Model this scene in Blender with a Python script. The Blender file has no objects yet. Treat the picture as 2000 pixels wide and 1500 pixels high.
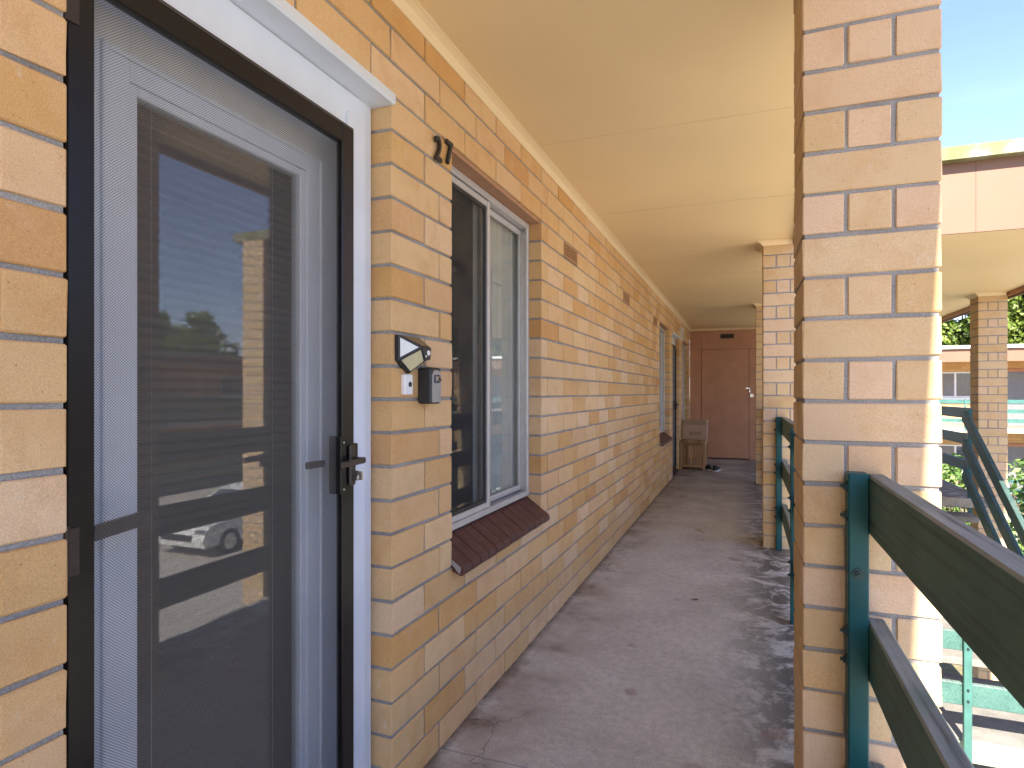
import bpy, bmesh, math, random
from mathutils import Vector, Matrix
random.seed(7)
R = math.radians
scene = bpy.context.scene
C = scene.collection

# ------------------------------------------------------------------ camera, sky, sun, exposure
EYE = 1.215
cam_d = bpy.data.cameras.new("camera")
cam = bpy.data.objects.new("camera", cam_d); C.objects.link(cam)
cam.location = (0, 0, EYE)
cam.rotation_euler = (R(90), 0, math.atan(456/1190))
cam_d.sensor_width = 36; cam_d.lens = 21.42; cam_d.shift_y = 0.0087
cam_d.clip_start = 0.02; cam_d.clip_end = 2000
scene.camera = cam

SUN_EL, SUN_AZ = R(43), R(2.6)          # azimuth measured from -Y towards +X
sd = Vector((math.cos(SUN_EL)*math.sin(SUN_AZ), -math.cos(SUN_EL)*math.cos(SUN_AZ), math.sin(SUN_EL)))
world = bpy.data.worlds.new("World"); scene.world = world; world.use_nodes = True
wn, wl = world.node_tree.nodes, world.node_tree.links
wn.clear()
wo = wn.new("ShaderNodeOutputWorld"); bg = wn.new("ShaderNodeBackground")
sky = wn.new("ShaderNodeTexSky"); sky.sky_type = 'NISHITA'; sky.sun_disc = False
sky.sun_elevation = SUN_EL; sky.sun_rotation = math.pi - SUN_AZ
sky.air_density = 1.0; sky.dust_density = 0.4; sky.ozone_density = 1.8
tc = wn.new("ShaderNodeTexCoord"); mp = wn.new("ShaderNodeMapping"); mp.inputs['Scale'].default_value = (1.2, 1.2, 5.5)
cn = wn.new("ShaderNodeTexNoise"); cn.inputs['Scale'].default_value = 2.3; cn.inputs['Detail'].default_value = 7; cn.inputs['Distortion'].default_value = 0.6
cr = wn.new("ShaderNodeValToRGB"); cr.color_ramp.elements[0].position = 0.5; cr.color_ramp.elements[1].position = 0.9
cr.color_ramp.elements[1].color = (0.55, 0.55, 0.55, 1)
cm = wn.new("ShaderNodeMixRGB"); cm.inputs[2].default_value = (3.0, 3.1, 3.3, 1)
wl.new(tc.outputs['Generated'], mp.inputs['Vector']); wl.new(mp.outputs[0], cn.inputs['Vector'])
wl.new(cn.outputs['Fac'], cr.inputs[0]); wl.new(cr.outputs[0], cm.inputs[0]); 
tn = wn.new("ShaderNodeMixRGB"); tn.blend_type = 'MULTIPLY'; tn.inputs[0].default_value = 1; tn.inputs[2].default_value = (0.86, 0.83, 1.0, 1)
wl.new(sky.outputs[0], tn.inputs[1]); wl.new(tn.outputs[0], cm.inputs[1])
wl.new(cm.outputs[0], bg.inputs[0]); bg.inputs[1].default_value = 0.064
wl.new(bg.outputs[0], wo.inputs[0])

sun_d = bpy.data.lights.new("sun", 'SUN'); sun_d.energy = 3.0; sun_d.angle = R(0.6); sun_d.color = (1.0, 0.93, 0.82)
sun = bpy.data.objects.new("sun", sun_d); C.objects.link(sun)
sun.rotation_euler = sd.to_track_quat('Z', 'Y').to_euler()

scene.view_settings.view_transform = 'Standard'; scene.view_settings.look = 'None'
scene.view_settings.gamma = 1; scene.view_settings.use_curve_mapping = False
scene.view_settings.exposure = 2.8
scene.render.engine = 'CYCLES'
cy = scene.cycles
cy.use_denoising = True; cy.use_adaptive_sampling = True; cy.adaptive_threshold = 0.012; cy.max_bounces = 9; cy.diffuse_bounces = 6; cy.glossy_bounces = 5
cy.transparent_max_bounces = 16; cy.caustics_reflective = False; cy.caustics_refractive = False
cy.sample_clamp_indirect = 8

# ------------------------------------------------------------------ helpers
class MB:
    def __init__(s): s.v = []; s.f = []; s.m = []; s.cur = 0
    def add(s, vs, fs):
        o = len(s.v); s.v += [tuple(p) for p in vs]
        s.f += [tuple(i+o for i in f) for f in fs]; s.m += [s.cur]*len(fs); return s
    def box(s, x0, x1, y0, y1, z0, z1, c=0.0):
        if c <= 0:
            return s.add([(x0,y0,z0),(x1,y0,z0),(x1,y1,z0),(x0,y1,z0),(x0,y0,z1),(x1,y0,z1),(x1,y1,z1),(x0,y1,z1)],
                         [(0,3,2,1),(4,5,6,7),(0,1,5,4),(1,2,6,5),(2,3,7,6),(3,0,4,7)])
        vs, fs = chamfer((x1-x0)/2, (y1-y0)/2, (z1-z0)/2, c)
        cx, cyy, cz = (x0+x1)/2, (y0+y1)/2, (z0+z1)/2
        return s.add([(a+cx, b+cyy, e+cz) for a, b, e in vs], fs)
    def prism(s, prof, axis, a, b):            # prof: list of 2D points, extruded from a to b on axis
        n = len(prof)
        def P(p, t): return {'x': (t, p[0], p[1]), 'y': (p[0], t, p[1]), 'z': (p[0], p[1], t)}[axis]
        vs = [P(p, a) for p in prof] + [P(p, b) for p in prof]
        fs = [tuple(range(n))[::-1], tuple(range(n, 2*n))] + [(i, (i+1) % n, n+(i+1) % n, n+i) for i in range(n)]
        return s.add(vs, fs)
    def bar(s, p0, p1, w, h, up=(0,0,1), c=0):   # rectangular bar between two points
        p0, p1 = Vector(p0), Vector(p1); d = (p1-p0); L = d.length; d.normalize()
        sd_ = d.cross(Vector(up)).normalized(); u2 = sd_.cross(d).normalized()
        if c > 0: vs, fs = chamfer(w/2, L/2, h/2, c)
        else:
            vs = [(x*w/2, y*L/2, z*h/2) for z in (-1,1) for x, y in ((-1,-1),(1,-1),(1,1),(-1,1))]
            fs = [(0,3,2,1),(4,5,6,7),(0,1,5,4),(1,2,6,5),(2,3,7,6),(3,0,4,7)]
        m = (p0+p1)/2
        return s.add([m+sd_*x+d*y+u2*z for x, y, z in vs], fs)
    def cyl(s, p0, p1, r0, r1=None, n=10, caps=True):
        r1 = r0 if r1 is None else r1
        p0, p1 = Vector(p0), Vector(p1); d = (p1-p0).normalized()
        a = d.orthogonal().normalized(); b = d.cross(a)
        vs = []
        for p, r in ((p0, r0), (p1, r1)):
            vs += [p + a*math.cos(2*math.pi*i/n)*r + b*math.sin(2*math.pi*i/n)*r for i in range(n)]
        fs = [(i, (i+1) % n, n+(i+1) % n, n+i) for i in range(n)]
        if caps: fs += [tuple(range(n))[::-1], tuple(range(n, 2*n))]
        return s.add(vs, fs)
    def tube(s, pts, rads, n=8):
        for i in range(len(pts)-1): s.cyl(pts[i], pts[i+1], rads[i], rads[i+1], n)
        return s
    def sweep(s, path, offs, prof, z):           # mitred run: path pts (x,y), unit offsets, prof (out, dz)
        k = len(prof); vs = []
        for (x, y), (ox, oy) in zip(path, offs): vs += [(x+ox*a, y+oy*a, z+b) for a, b in prof]
        fs = []
        for i in range(len(path)-1):
            fs += [(i*k+j, i*k+(j+1) % k, (i+1)*k+(j+1) % k, (i+1)*k+j) for j in range(k)]
        fs += [tuple(range(k)), tuple(range((len(path)-1)*k, len(path)*k))[::-1]]
        return s.add(vs, fs)
    def mesh(s, name, off=(0,0,0), smooth=False, recalc=True):
        me = bpy.data.meshes.new(name)
        me.from_pydata([(a-off[0], b-off[1], c-off[2]) for a, b, c in s.v], [], s.f)
        if any(s.m): me.polygons.foreach_set('material_index', s.m)
        if recalc and len(s.f) < 60000:
            bm = bmesh.new(); bm.from_mesh(me); bmesh.ops.recalc_face_normals(bm, faces=bm.faces); bm.to_mesh(me); bm.free()
        if smooth: me.polygons.foreach_set('use_smooth', [True]*len(me.polygons))
        me.update(); return me

def chamfer(hx, hy, hz, c):
    vs = []; idx = {}
    for sx in (-1,1):
        for sy in (-1,1):
            for sz in (-1,1):
                for ax in range(3):
                    p = [hx-c, hy-c, hz-c]; p[ax] += c
                    idx[(sx,sy,sz,ax)] = len(vs); vs.append((p[0]*sx, p[1]*sy, p[2]*sz))
    fs = []
    for ax in range(3):
        o1, o2 = [a for a in range(3) if a != ax]
        for sg in (-1,1):
            q = []
            for a, b in ((-1,-1),(1,-1),(1,1),(-1,1)):
                k = [0,0,0]; k[ax] = sg; k[o1] = a; k[o2] = b; q.append(idx[(*k, ax)])
            fs.append(tuple(q))
    for ax in range(3):                            # edges parallel to ax
        o1, o2 = [a for a in range(3) if a != ax]
        for a in (-1,1):
            for b in (-1,1):
                q = []
                for t, o in ((-1,o1),(1,o1),(1,o2),(-1,o2)):
                    k = [0,0,0]; k[ax] = t; k[o1] = a; k[o2] = b; q.append(idx[(*k, o)])
                fs.append(tuple(q))
    for sx in (-1,1):
        for sy in (-1,1):
            for sz in (-1,1): fs.append(tuple(idx[(sx,sy,sz,a)] for a in range(3)))
    # outward winding
    out = []
    for f in fs:
        p = [Vector(vs[i]) for i in f]
        n = (p[1]-p[0]).cross(p[2]-p[0]); ctr = sum(p, Vector())/len(p)
        out.append(f if n.dot(ctr) > 0 else f[::-1])
    return vs, out

def tag(o, label, cat, group=None, kind=None):
    o["label"] = label; o["category"] = cat
    if group: o["group"] = group
    if kind: o["kind"] = kind
    return o
def thing(name, label, cat, loc=(0,0,0), group=None, kind=None, rz=None):
    o = bpy.data.objects.new(name, None); C.objects.link(o); o.location = loc; o.rotation_euler[2] = rz or 0
    o.empty_display_size = 0.1
    o["base"] = loc if rz is None else (0,0,0)
    return tag(o, label, cat, group, kind or "thing")
def part(name, mb, mat, parent, smooth=False, kind=None, label=None):
    off = tuple(parent["base"]) if parent else (0,0,0)
    o = bpy.data.objects.new(name, mb.mesh(name, off, smooth))
    for m in (mat if isinstance(mat, (list, tuple)) else [mat]): o.data.materials.append(m)
    C.objects.link(o)
    if parent: o.parent = parent; o["base"] = off
    else: o["base"] = (0,0,0)
    if kind: o["kind"] = kind
    if label: o["label"] = label
    return o
def solo(name, mb, mat, label, cat, loc, group=None, kind=None, smooth=False):
    o = bpy.data.objects.new(name, mb.mesh(name, loc, smooth)); o.location = loc
    for m in (mat if isinstance(mat, (list, tuple)) else [mat]): o.data.materials.append(m)
    C.objects.link(o); o["base"] = loc
    return tag(o, label, cat, group, kind or "thing")
def inst(name, me, parent, loc, rot=(0,0,0)):
    o = bpy.data.objects.new(name, me); C.objects.link(o); o.parent = parent
    b = parent["base"] if parent else (0,0,0)
    o.location = (loc[0]-b[0], loc[1]-b[1], loc[2]-b[2]); o.rotation_euler = rot
    return o

# ------------------------------------------------------------------ materials
def mk(name):
    m = bpy.data.materials.new(name); m.use_nodes = True
    nt = m.node_tree; return m, nt, nt.nodes, nt.links, nt.nodes["Principled BSDF"]
def N(nt, t, **kw):
    n = nt.nodes.new(t)
    for k, v in kw.items():
        if k in n.inputs.keys(): n.inputs[k].default_value = v
        else: setattr(n, k, v)
    return n
def ramp(nt, src, stops):
    r = nt.nodes.new("ShaderNodeValToRGB"); e = r.color_ramp.elements
    while len(e) < len(stops): e.new(0.5)
    for el, (p, c) in zip(e, stops):
        el.position = p; el.color = (*c, 1) if len(c) == 3 else c
    nt.links.new(src, r.inputs[0]); return r.outputs[0]
def g3(v): return (v, v, v)
def noise(nt, vec, scale, detail=4, rough=0.55, dist=0):
    n = N(nt, "ShaderNodeTexNoise", Scale=scale, Detail=detail, Roughness=rough, Distortion=dist)
    if vec is not None: nt.links.new(vec, n.inputs['Vector'])
    return n.outputs['Fac']
def mixc(nt, fac, a, b, mode='MIX'):
    n = nt.nodes.new("ShaderNodeMixRGB"); n.blend_type = mode
    for i, s in ((0, fac), (1, a), (2, b)):
        if isinstance(s, (int, float)): n.inputs[i].default_value = s
        elif isinstance(s, tuple): n.inputs[i].default_value = (*s, 1) if len(s) == 3 else s
        else: nt.links.new(s, n.inputs[i])
    return n.outputs[0]
def mth(nt, op, a, b=None, clamp=False):
    n = nt.nodes.new("ShaderNodeMath"); n.operation = op; n.use_clamp = clamp
    for i, s in ((0, a), (1, b)):
        if s is None: continue
        if isinstance(s, (int, float)): n.inputs[i].default_value = s
        else: nt.links.new(s, n.inputs[i])
    return n.outputs[0]
def bump(nt, bsdf, h, strength=0.2, dist=0.002):
    b = N(nt, "ShaderNodeBump", Strength=strength, Distance=dist)
    nt.links.new(h, b.inputs['Height']); nt.links.new(b.outputs[0], bsdf.inputs['Normal'])
def wpos(nt): return nt.nodes.new("ShaderNodeNewGeometry").outputs['Position']
def sepz(nt, v):
    s = nt.nodes.new("ShaderNodeSeparateXYZ"); nt.links.new(v, s.inputs[0]); return s.outputs

def plain(name, col, rough=0.5, metal=0, var=0.12, nscale=14, bmp=0.0, bscale=200, spec=0.5):
    m, nt, n, l, b = mk(name)
    p = wpos(nt)
    f = noise(nt, p, nscale, 5)
    lo = tuple(c*(1-var) for c in col); hi = tuple(min(1, c*(1+var)) for c in col)
    l.new(ramp(nt, f, [(0.3, lo), (0.7, hi)]), b.inputs['Base Color'])
    b.inputs['Roughness'].default_value = rough; b.inputs['Metallic'].default_value = metal
    b.inputs['Specular IOR Level'].default_value = spec
    if bmp: bump(nt, b, noise(nt, p, bscale, 3), bmp)
    return m

def brick_mat(name, stops, bmp=0.25):
    m, nt, n, l, b = mk(name)
    p = wpos(nt)
    oi = nt.nodes.new("ShaderNodeObjectInfo"); ge = nt.nodes.new("ShaderNodeNewGeometry")
    rnd = mth(nt, 'FRACT', mth(nt, 'ADD', oi.outputs['Random'], ge.outputs['Random Per Island']))
    col = ramp(nt, rnd, stops)
    sh = nt.nodes.new("ShaderNodeVectorMath"); sh.operation = 'ADD'
    cb = nt.nodes.new("ShaderNodeCombineXYZ"); l.new(mth(nt, 'MULTIPLY', rnd, 37.0), cb.inputs[0])
    l.new(p, sh.inputs[0]); l.new(cb.outputs[0], sh.inputs[1]); q = sh.outputs[0]
    big = noise(nt, q, 9, 5, 0.6, 0.4)
    col = mixc(nt, ramp(nt, big, [(0.48, g3(0)), (0.72, g3(0.38))]), col, (0.50, 0.26, 0.10))
    pal = noise(nt, q, 14, 4)
    col = mixc(nt, ramp(nt, pal, [(0.5, g3(0)), (0.8, g3(0.35))]), col, (0.66, 0.47, 0.30))
    fine = noise(nt, q, 420, 2)
    col = mixc(nt, 1.0, col, ramp(nt, fine, [(0.25, g3(0.80)), (0.75, g3(1.14))]), 'MULTIPLY')
    sm = noise(nt, q, 24, 5, 0.65, 0.6)
    col = mixc(nt, ramp(nt, sm, [(0.64, g3(0)), (0.74, g3(0.45))]), col, (0.66,0.58,0.48))
    vo = N(nt, "ShaderNodeTexVoronoi", Scale=75.0); l.new(q, vo.inputs['Vector'])
    gate = noise(nt, q, 30, 2)
    spk = mth(nt, 'MULTIPLY', ramp(nt, vo.outputs['Distance'], [(0.06, g3(1)), (0.13, g3(0))]), ramp(nt, gate, [(0.52, g3(0)), (0.6, g3(0.75))]))
    col = mixc(nt, spk, col, (0.16, 0.09, 0.05))
    st = nt.nodes.new("ShaderNodeMapping"); st.inputs['Scale'].default_value = (40, 40, 5); l.new(q, st.inputs[0])
    drip = noise(nt, st.outputs[0], 1.6, 4)
    col = mixc(nt, ramp(nt, drip, [(0.6, g3(0)), (0.85, g3(0.22))]), col, (0.34, 0.24, 0.15))
    l.new(col, b.inputs['Base Color']); b.inputs['Roughness'].default_value = 0.82
    b.inputs['Specular IOR Level'].default_value = 0.25
    h = mth(nt, 'ADD', mth(nt, 'MULTIPLY', fine, 0.5), noise(nt, q, 60, 3))
    h = mth(nt, 'SUBTRACT', h, mth(nt, 'MULTIPLY', spk, 0.6))
    bump(nt, b, h, bmp, 0.0025)
    return m
M = {}
M['brick'] = brick_mat("cream_brick", [(0.0, (0.61,0.352,0.130)), (0.2, (0.65,0.415,0.188)), (0.42, (0.70,0.49,0.268)), (0.62, (0.64,0.39,0.165)), (0.8, (0.72,0.515,0.315)), (1.0, (0.57,0.31,0.113))])
M['pbrick'] = brick_mat("column_brick", [(0.0, (0.57,0.39,0.19)), (0.3, (0.63,0.465,0.275)), (0.6, (0.60,0.43,0.235)), (0.85, (0.645,0.46,0.305)), (1.0, (0.565,0.385,0.18))])
M['sillbrick'] = plain("brown_sill_brick", (0.085,0.028,0.025), 0.5, var=0.35, nscale=30, bmp=0.3, bscale=250)
def mortar_mat():
    m, nt, n, l, b = mk("grey_mortar"); p = wpos(nt)
    f = noise(nt, p, 6, 6); g = noise(nt, p, 260, 3)
    col = ramp(nt, f, [(0.3, (0.235,0.23,0.22)), (0.7, (0.385,0.378,0.362))])
    col = mixc(nt, 1.0, col, ramp(nt, g, [(0.3, g3(0.7)), (0.7, g3(1.15))]), 'MULTIPLY')
    l.new(col, b.inputs['Base Color']); b.inputs['Roughness'].default_value = 0.95
    bump(nt, b, g, 0.6, 0.003); return m
M['mortar'] = mortar_mat()
def floor_mat():
    m, nt, n, l, b = mk("stained_concrete"); p = wpos(nt); s = sepz(nt, p)
    base = ramp(nt, noise(nt, p, 2.2, 8, 0.62), [(0.28, (0.47,0.465,0.44)), (0.5, (0.59,0.59,0.56)), (0.74, (0.67,0.67,0.64))])
    fine = noise(nt, p, 190, 4)
    base = mixc(nt, 1.0, base, ramp(nt, fine, [(0.25, g3(0.62)), (0.75, g3(1.22))]), 'MULTIPLY')
    base = mixc(nt, 1.0, base, ramp(nt, noise(nt, p, 28, 6, 0.7), [(0.3, g3(0.78)), (0.7, g3(1.14))]), 'MULTIPLY')
    # grime by the column side, brown rust by the wall, staining plus dimmer light painted in towards the far end
    st = noise(nt, p, 5.5, 10, 0.74, 0.5)
    side = mth(nt, 'MULTIPLY_ADD', s[0], 3.4); side.node.inputs[2].default_value = 0.42; side.node.use_clamp = True
    m1 = mth(nt, 'MULTIPLY', side, ramp(nt, st, [(0.43, g3(0)), (0.53, g3(1))]))
    base = mixc(nt, mth(nt, 'MULTIPLY', m1, 0.88), base, (0.055,0.05,0.047))
    wl_ = mth(nt, 'MULTIPLY_ADD', s[0], -3.2); wl_.node.inputs[2].default_value = -1.95; wl_.node.use_clamp = True
    m2 = mth(nt, 'MULTIPLY', wl_, ramp(nt, noise(nt, p, 3.1, 7), [(0.40, g3(0)), (0.66, g3(0.7))]))
    base = mixc(nt, m2, base, (0.235,0.145,0.088))
    m3 = mth(nt, 'MULTIPLY', wl_, ramp(nt, noise(nt, p, 7.0, 8, 0.7), [(0.52, g3(0)), (0.66, g3(0.7))]))
    base = mixc(nt, m3, base, (0.09,0.075,0.06))
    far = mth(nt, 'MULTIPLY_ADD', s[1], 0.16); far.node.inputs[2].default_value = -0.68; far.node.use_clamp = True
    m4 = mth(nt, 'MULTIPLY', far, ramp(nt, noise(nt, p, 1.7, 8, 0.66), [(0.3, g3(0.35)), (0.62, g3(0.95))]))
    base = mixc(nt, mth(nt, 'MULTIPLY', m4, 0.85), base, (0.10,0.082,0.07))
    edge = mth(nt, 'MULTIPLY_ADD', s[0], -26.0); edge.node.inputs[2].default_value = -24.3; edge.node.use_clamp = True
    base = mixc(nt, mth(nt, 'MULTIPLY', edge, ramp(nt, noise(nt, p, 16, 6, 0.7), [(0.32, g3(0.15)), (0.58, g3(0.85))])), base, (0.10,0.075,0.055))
    grit = N(nt, "ShaderNodeTexVoronoi", Scale=11.0); l.new(p, grit.inputs['Vector'])
    base = mixc(nt, ramp(nt, grit.outputs['Distance'], [(0.022, g3(0.8)), (0.034, g3(0))]), base, (0.16,0.13,0.11))
    spots = noise(nt, p, 3.3, 1)
    base = mixc(nt, ramp(nt, spots, [(0.705, g3(0)), (0.725, g3(0.5))]), base, (0.27,0.17,0.135))
    # hairline crack near the wall
    wv = N(nt, "ShaderNodeTexVoronoi", Scale=1.1); wv.feature = 'DISTANCE_TO_EDGE'
    vd = nt.nodes.new("ShaderNodeVectorMath"); vd.operation = 'ADD'
    nn = N(nt, "ShaderNodeTexNoise", Scale=5.0, Detail=5.0); l.new(p, nn.inputs['Vector'])
    sc = nt.nodes.new("ShaderNodeVectorMath"); sc.operation = 'SCALE'; sc.inputs['Scale'].default_value = 0.25; l.new(nn.outputs['Color'], sc.inputs[0])
    l.new(p, vd.inputs[0]); l.new(sc.outputs[0], vd.inputs[1]); l.new(vd.outputs[0], wv.inputs['Vector'])
    crk = mth(nt, 'MULTIPLY', ramp(nt, wv.outputs['Distance'], [(0.0, g3(1)), (0.0035, g3(0))]), wl_)
    base = mixc(nt, mth(nt, 'MULTIPLY', crk, 0.8), base, (0.06,0.05,0.045))
    l.new(base, b.inputs['Base Color'])
    l.new(ramp(nt, st, [(0.3, g3(0.72)), (0.7, g3(0.5))]), b.inputs['Roughness'])
    b.inputs['Specular IOR Level'].default_value = 0.4
    h = mth(nt, 'ADD', fine, mth(nt, 'MULTIPLY', noise(nt, p, 26, 4), 1.2))
    bump(nt, b, mth(nt, 'SUBTRACT', h, crk), 0.22, 0.003); return m
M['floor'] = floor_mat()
def conc_mat(name, lo, hi, dirt=(0.12,0.11,0.09)):
    m, nt, n, l, b = mk(name); p = wpos(nt)
    col = ramp(nt, noise(nt, p, 5, 8, 0.65), [(0.3, lo), (0.7, hi)])
    col = mixc(nt, ramp(nt, noise(nt, p, 2.4, 9, 0.7), [(0.52, g3(0)), (0.7, g3(0.6))]), col, dirt)
    f = noise(nt, p, 150, 3)
    col = mixc(nt, 1.0, col, ramp(nt, f, [(0.3, g3(0.75)), (0.7, g3(1.15))]), 'MULTIPLY')
    l.new(col, b.inputs['Base Color']); b.inputs['Roughness'].default_value = 0.9
    bump(nt, b, f, 0.4, 0.004); return m
M['step'] = conc_mat("step_concrete", (0.15,0.14,0.125), (0.25,0.235,0.21))
M['slabedge'] = conc_mat("slab_edge_concrete", (0.34,0.30,0.24), (0.46,0.42,0.34))
M['ceil'] = plain("cream_ceiling_paint", (0.78,0.60,0.33), 0.6, var=0.05, nscale=0.9, bmp=0.05, bscale=90)
M['cornice'] = plain("cream_cornice_paint", (0.80,0.64,0.38), 0.5, var=0.03, nscale=3)
M['dark'] = plain("dark_gap", (0.03,0.026,0.022), 0.9)
M['white'] = plain("white_gloss_paint", (0.67,0.735,0.82), 0.32, var=0.04, nscale=9, bmp=0.04, bscale=60)
M['doorwhite'] = plain("white_door_paint", (0.68,0.73,0.80), 0.4, var=0.04)
M['alu'] = plain("pale_aluminium", (0.60,0.59,0.58), 0.38, 0.35, var=0.06, nscale=20)
M['black'] = plain("black_powder_coat", (0.008,0.007,0.007), 0.3, spec=0.35, var=0.3, nscale=40, bmp=0.05, bscale=400)
M['brownblk'] = plain("brown_black_metal", (0.045,0.034,0.028), 0.38, 0.2, var=0.2, nscale=40)
M['lintel'] = plain("terracotta_lintel_paint", (0.42,0.225,0.125), 0.6, var=0.12, nscale=12)
M['iron'] = plain("black_iron", (0.022,0.019,0.017), 0.45, var=0.3, nscale=60)
M['steel'] = plain("chromed_steel", (0.55,0.55,0.56), 0.22, 1.0)
M['chrome'] = M['steel']
M['rubber'] = plain("black_plastic", (0.02,0.021,0.024), 0.5, var=0.2)
M['greyplate'] = plain("grey_zinc_plate", (0.36,0.36,0.35), 0.45, 0.4, bmp=0.2, bscale=700)
M['led_w'] = plain("led_panel_white", (0.72,0.76,0.74), 0.25)
M['led_y'] = plain("led_panel_cream", (0.60,0.56,0.36), 0.3)
M['solar'] = plain("solar_cell", (0.035,0.02,0.016), 0.2)
M['plastic'] = plain("white_plastic", (0.80,0.80,0.80), 0.4, var=0.02)
M['endwall'] = plain("brown_painted_panel", (0.46,0.235,0.14), 0.55, var=0.10, nscale=5, bmp=0.06, bscale=120)
M['ventdark'] = plain("dark_vent_metal", (0.05,0.03,0.025), 0.5)
M['ventbrick'] = plain("terracotta_vent", (0.36,0.19,0.085), 0.7, var=0.15, nscale=30)
M['screwhite'] = plain("white_metal_trim", (0.7,0.7,0.7), 0.4)
M['wallin'] = plain("interior_wall", (0.30,0.29,0.27), 0.8)
M['curtain'] = plain("pale_curtain", (0.58,0.56,0.52), 0.9, var=0.06)
M['slat'] = plain("blind_slat", (0.16,0.15,0.13), 0.55, var=0.08)
M['cord'] = plain("blind_cord", (0.5,0.5,0.5), 0.7)
M['fascia'] = plain("salmon_fascia_sheet", (0.185,0.097,0.058), 0.6, var=0.05, nscale=4)
def gutter_mat():
    m, nt, n, l, b = mk("mossy_gutter_paint"); p = wpos(nt)
    col = ramp(nt, noise(nt, p, 5.5, 6, 0.6), [(0.36, (0.13,0.14,0.05)), (0.5, (0.19,0.19,0.09)), (0.66, (0.27,0.28,0.23))])
    l.new(col, b.inputs['Base Color']); b.inputs['Roughness'].default_value = 0.5; return m
M['gutter'] = gutter_mat()
M['gutterw'] = plain("white_gutter_paint", (0.74,0.74,0.72), 0.4)
def paint_wood(name, g0, g1, wr=.85):
    m, nt, n, l, b = mk(name)
    tcn = nt.nodes.new("ShaderNodeTexCoord"); p = tcn.outputs['Object']
    mpn = nt.nodes.new("ShaderNodeMapping"); mpn.inputs['Scale'].default_value = (60, 2.2, 60); l.new(p, mpn.inputs[0])
    grain = noise(nt, mpn.outputs[0], 1.0, 6, 0.65, 0.3)
    blot = noise(nt, p, 6, 6, 0.6)
    green = ramp(nt, blot, [(0.3, g0), (0.7, g1)])
    green = mixc(nt, ramp(nt, grain, [(0.30, g3(0.75)), (0.5, g3(0))]), green, (0.02,0.04,0.033))
    bare = ramp(nt, grain, [(0.32, (0.08,0.072,0.066)), (0.46, (0.27,0.245,0.23)), (0.7, (0.42,0.385,0.365))])
    nz = sepz(nt, nt.nodes.new("ShaderNodeNewGeometry").outputs['Normal'])[2]
    up = ramp(nt, nz, [(0.45, g3(0)), (0.75, g3(1))])
    wear = mth(nt, 'MULTIPLY', up, ramp(nt, noise(nt, p, 4.5, 5), [(0.34, g3(0.35)), (0.6, g3(1))]))
    col = mixc(nt, mth(nt, 'MULTIPLY', wear, wr), green, bare)
    kn = N(nt, "ShaderNodeTexVoronoi", Scale=1.6); l.new(p, kn.inputs['Vector'])
    l.new(col, b.inputs['Base Color']); b.inputs['Roughness'].default_value = 0.6
    b.inputs['Specular IOR Level'].default_value = 0.35
    bump(nt, b, grain, 0.55, 0.003); return m
M['rail'] = paint_wood('weathered_green_timber', (0.050,0.108,0.086), (0.088,0.165,0.13), 0.6)
M['railteal'] = paint_wood('faded_teal_timber', (0.040,0.105,0.088), (0.07,0.155,0.13), 0.35)  # same railing paint, its sunlit tone put into the colour
M['raildark'] = paint_wood('dark_green_timber', (0.022,0.060,0.055), (0.034,0.085,0.078), 0.12)  # darker copy of the railing paint, shade of the stair rails coloured in
M['post'] = plain("teal_green_steel", (0.005,0.070,0.074), 0.42, spec=0.3, var=0.25, nscale=9, bmp=0.06, bscale=150)
M['stair_steel'] = plain("faded_green_steel", (0.04,0.125,0.105), 0.5, var=0.2, nscale=6)
M['palegreen'] = plain("pale_green_slab_paint", (0.30,0.35,0.235), 0.6, var=0.15, nscale=5)
M['bolt'] = plain("painted_bolt", (0.02,0.05,0.05), 0.45, 0.3)
def wood_mat():
    m, nt, n, l, b = mk("oiled_acacia_wood"); p = wpos(nt)
    oi = nt.nodes.new("ShaderNodeObjectInfo")
    mpn = nt.nodes.new("ShaderNodeMapping"); mpn.inputs['Scale'].default_value = (70, 70, 7); l.new(p, mpn.inputs[0])
    g = noise(nt, mpn.outputs[0], 1.0, 4)
    col = mixc(nt, oi.outputs['Random'], (0.23,0.115,0.04), (0.46,0.26,0.10))
    col = mixc(nt, 1.0, col, ramp(nt, g, [(0.3, g3(0.7)), (0.7, g3(1.2))]), 'MULTIPLY')
    l.new(col, b.inputs['Base Color']); b.inputs['Roughness'].default_value = 0.5; return m
M['wood'] = wood_mat()
M['card'] = plain("brown_cardboard", (0.42,0.295,0.205), 0.85, var=0.08, nscale=20)
M['tape'] = plain("cardboard_flap", (0.32,0.215,0.135), 0.7)
M['ink'] = plain("black_ink", (0.03,0.025,0.022), 0.8)
M['shoe'] = plain("black_shoe_fabric", (0.014,0.013,0.014), 0.7)
M['sole'] = plain("white_rubber_sole", (0.55,0.54,0.52), 0.6)
M['lining'] = plain("grey_shoe_lining", (0.30,0.30,0.30), 0.9)
M['carpaint'] = plain("white_car_paint", (0.78,0.78,0.78), 0.2, var=0.02)
M['tyre'] = plain("tyre_rubber", (0.02,0.02,0.02), 0.8)
M['rim'] = plain("alloy_rim", (0.5,0.5,0.5), 0.3, 0.9)
M['redlamp'] = plain("red_lamp_lens", (0.4,0.02,0.02), 0.2)
M['trunk'] = plain("tree_bark", (0.13,0.10,0.075), 0.9, var=0.3, nscale=8)
M['polegrey'] = plain("galvanised_pole", (0.5,0.5,0.5), 0.5)
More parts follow.
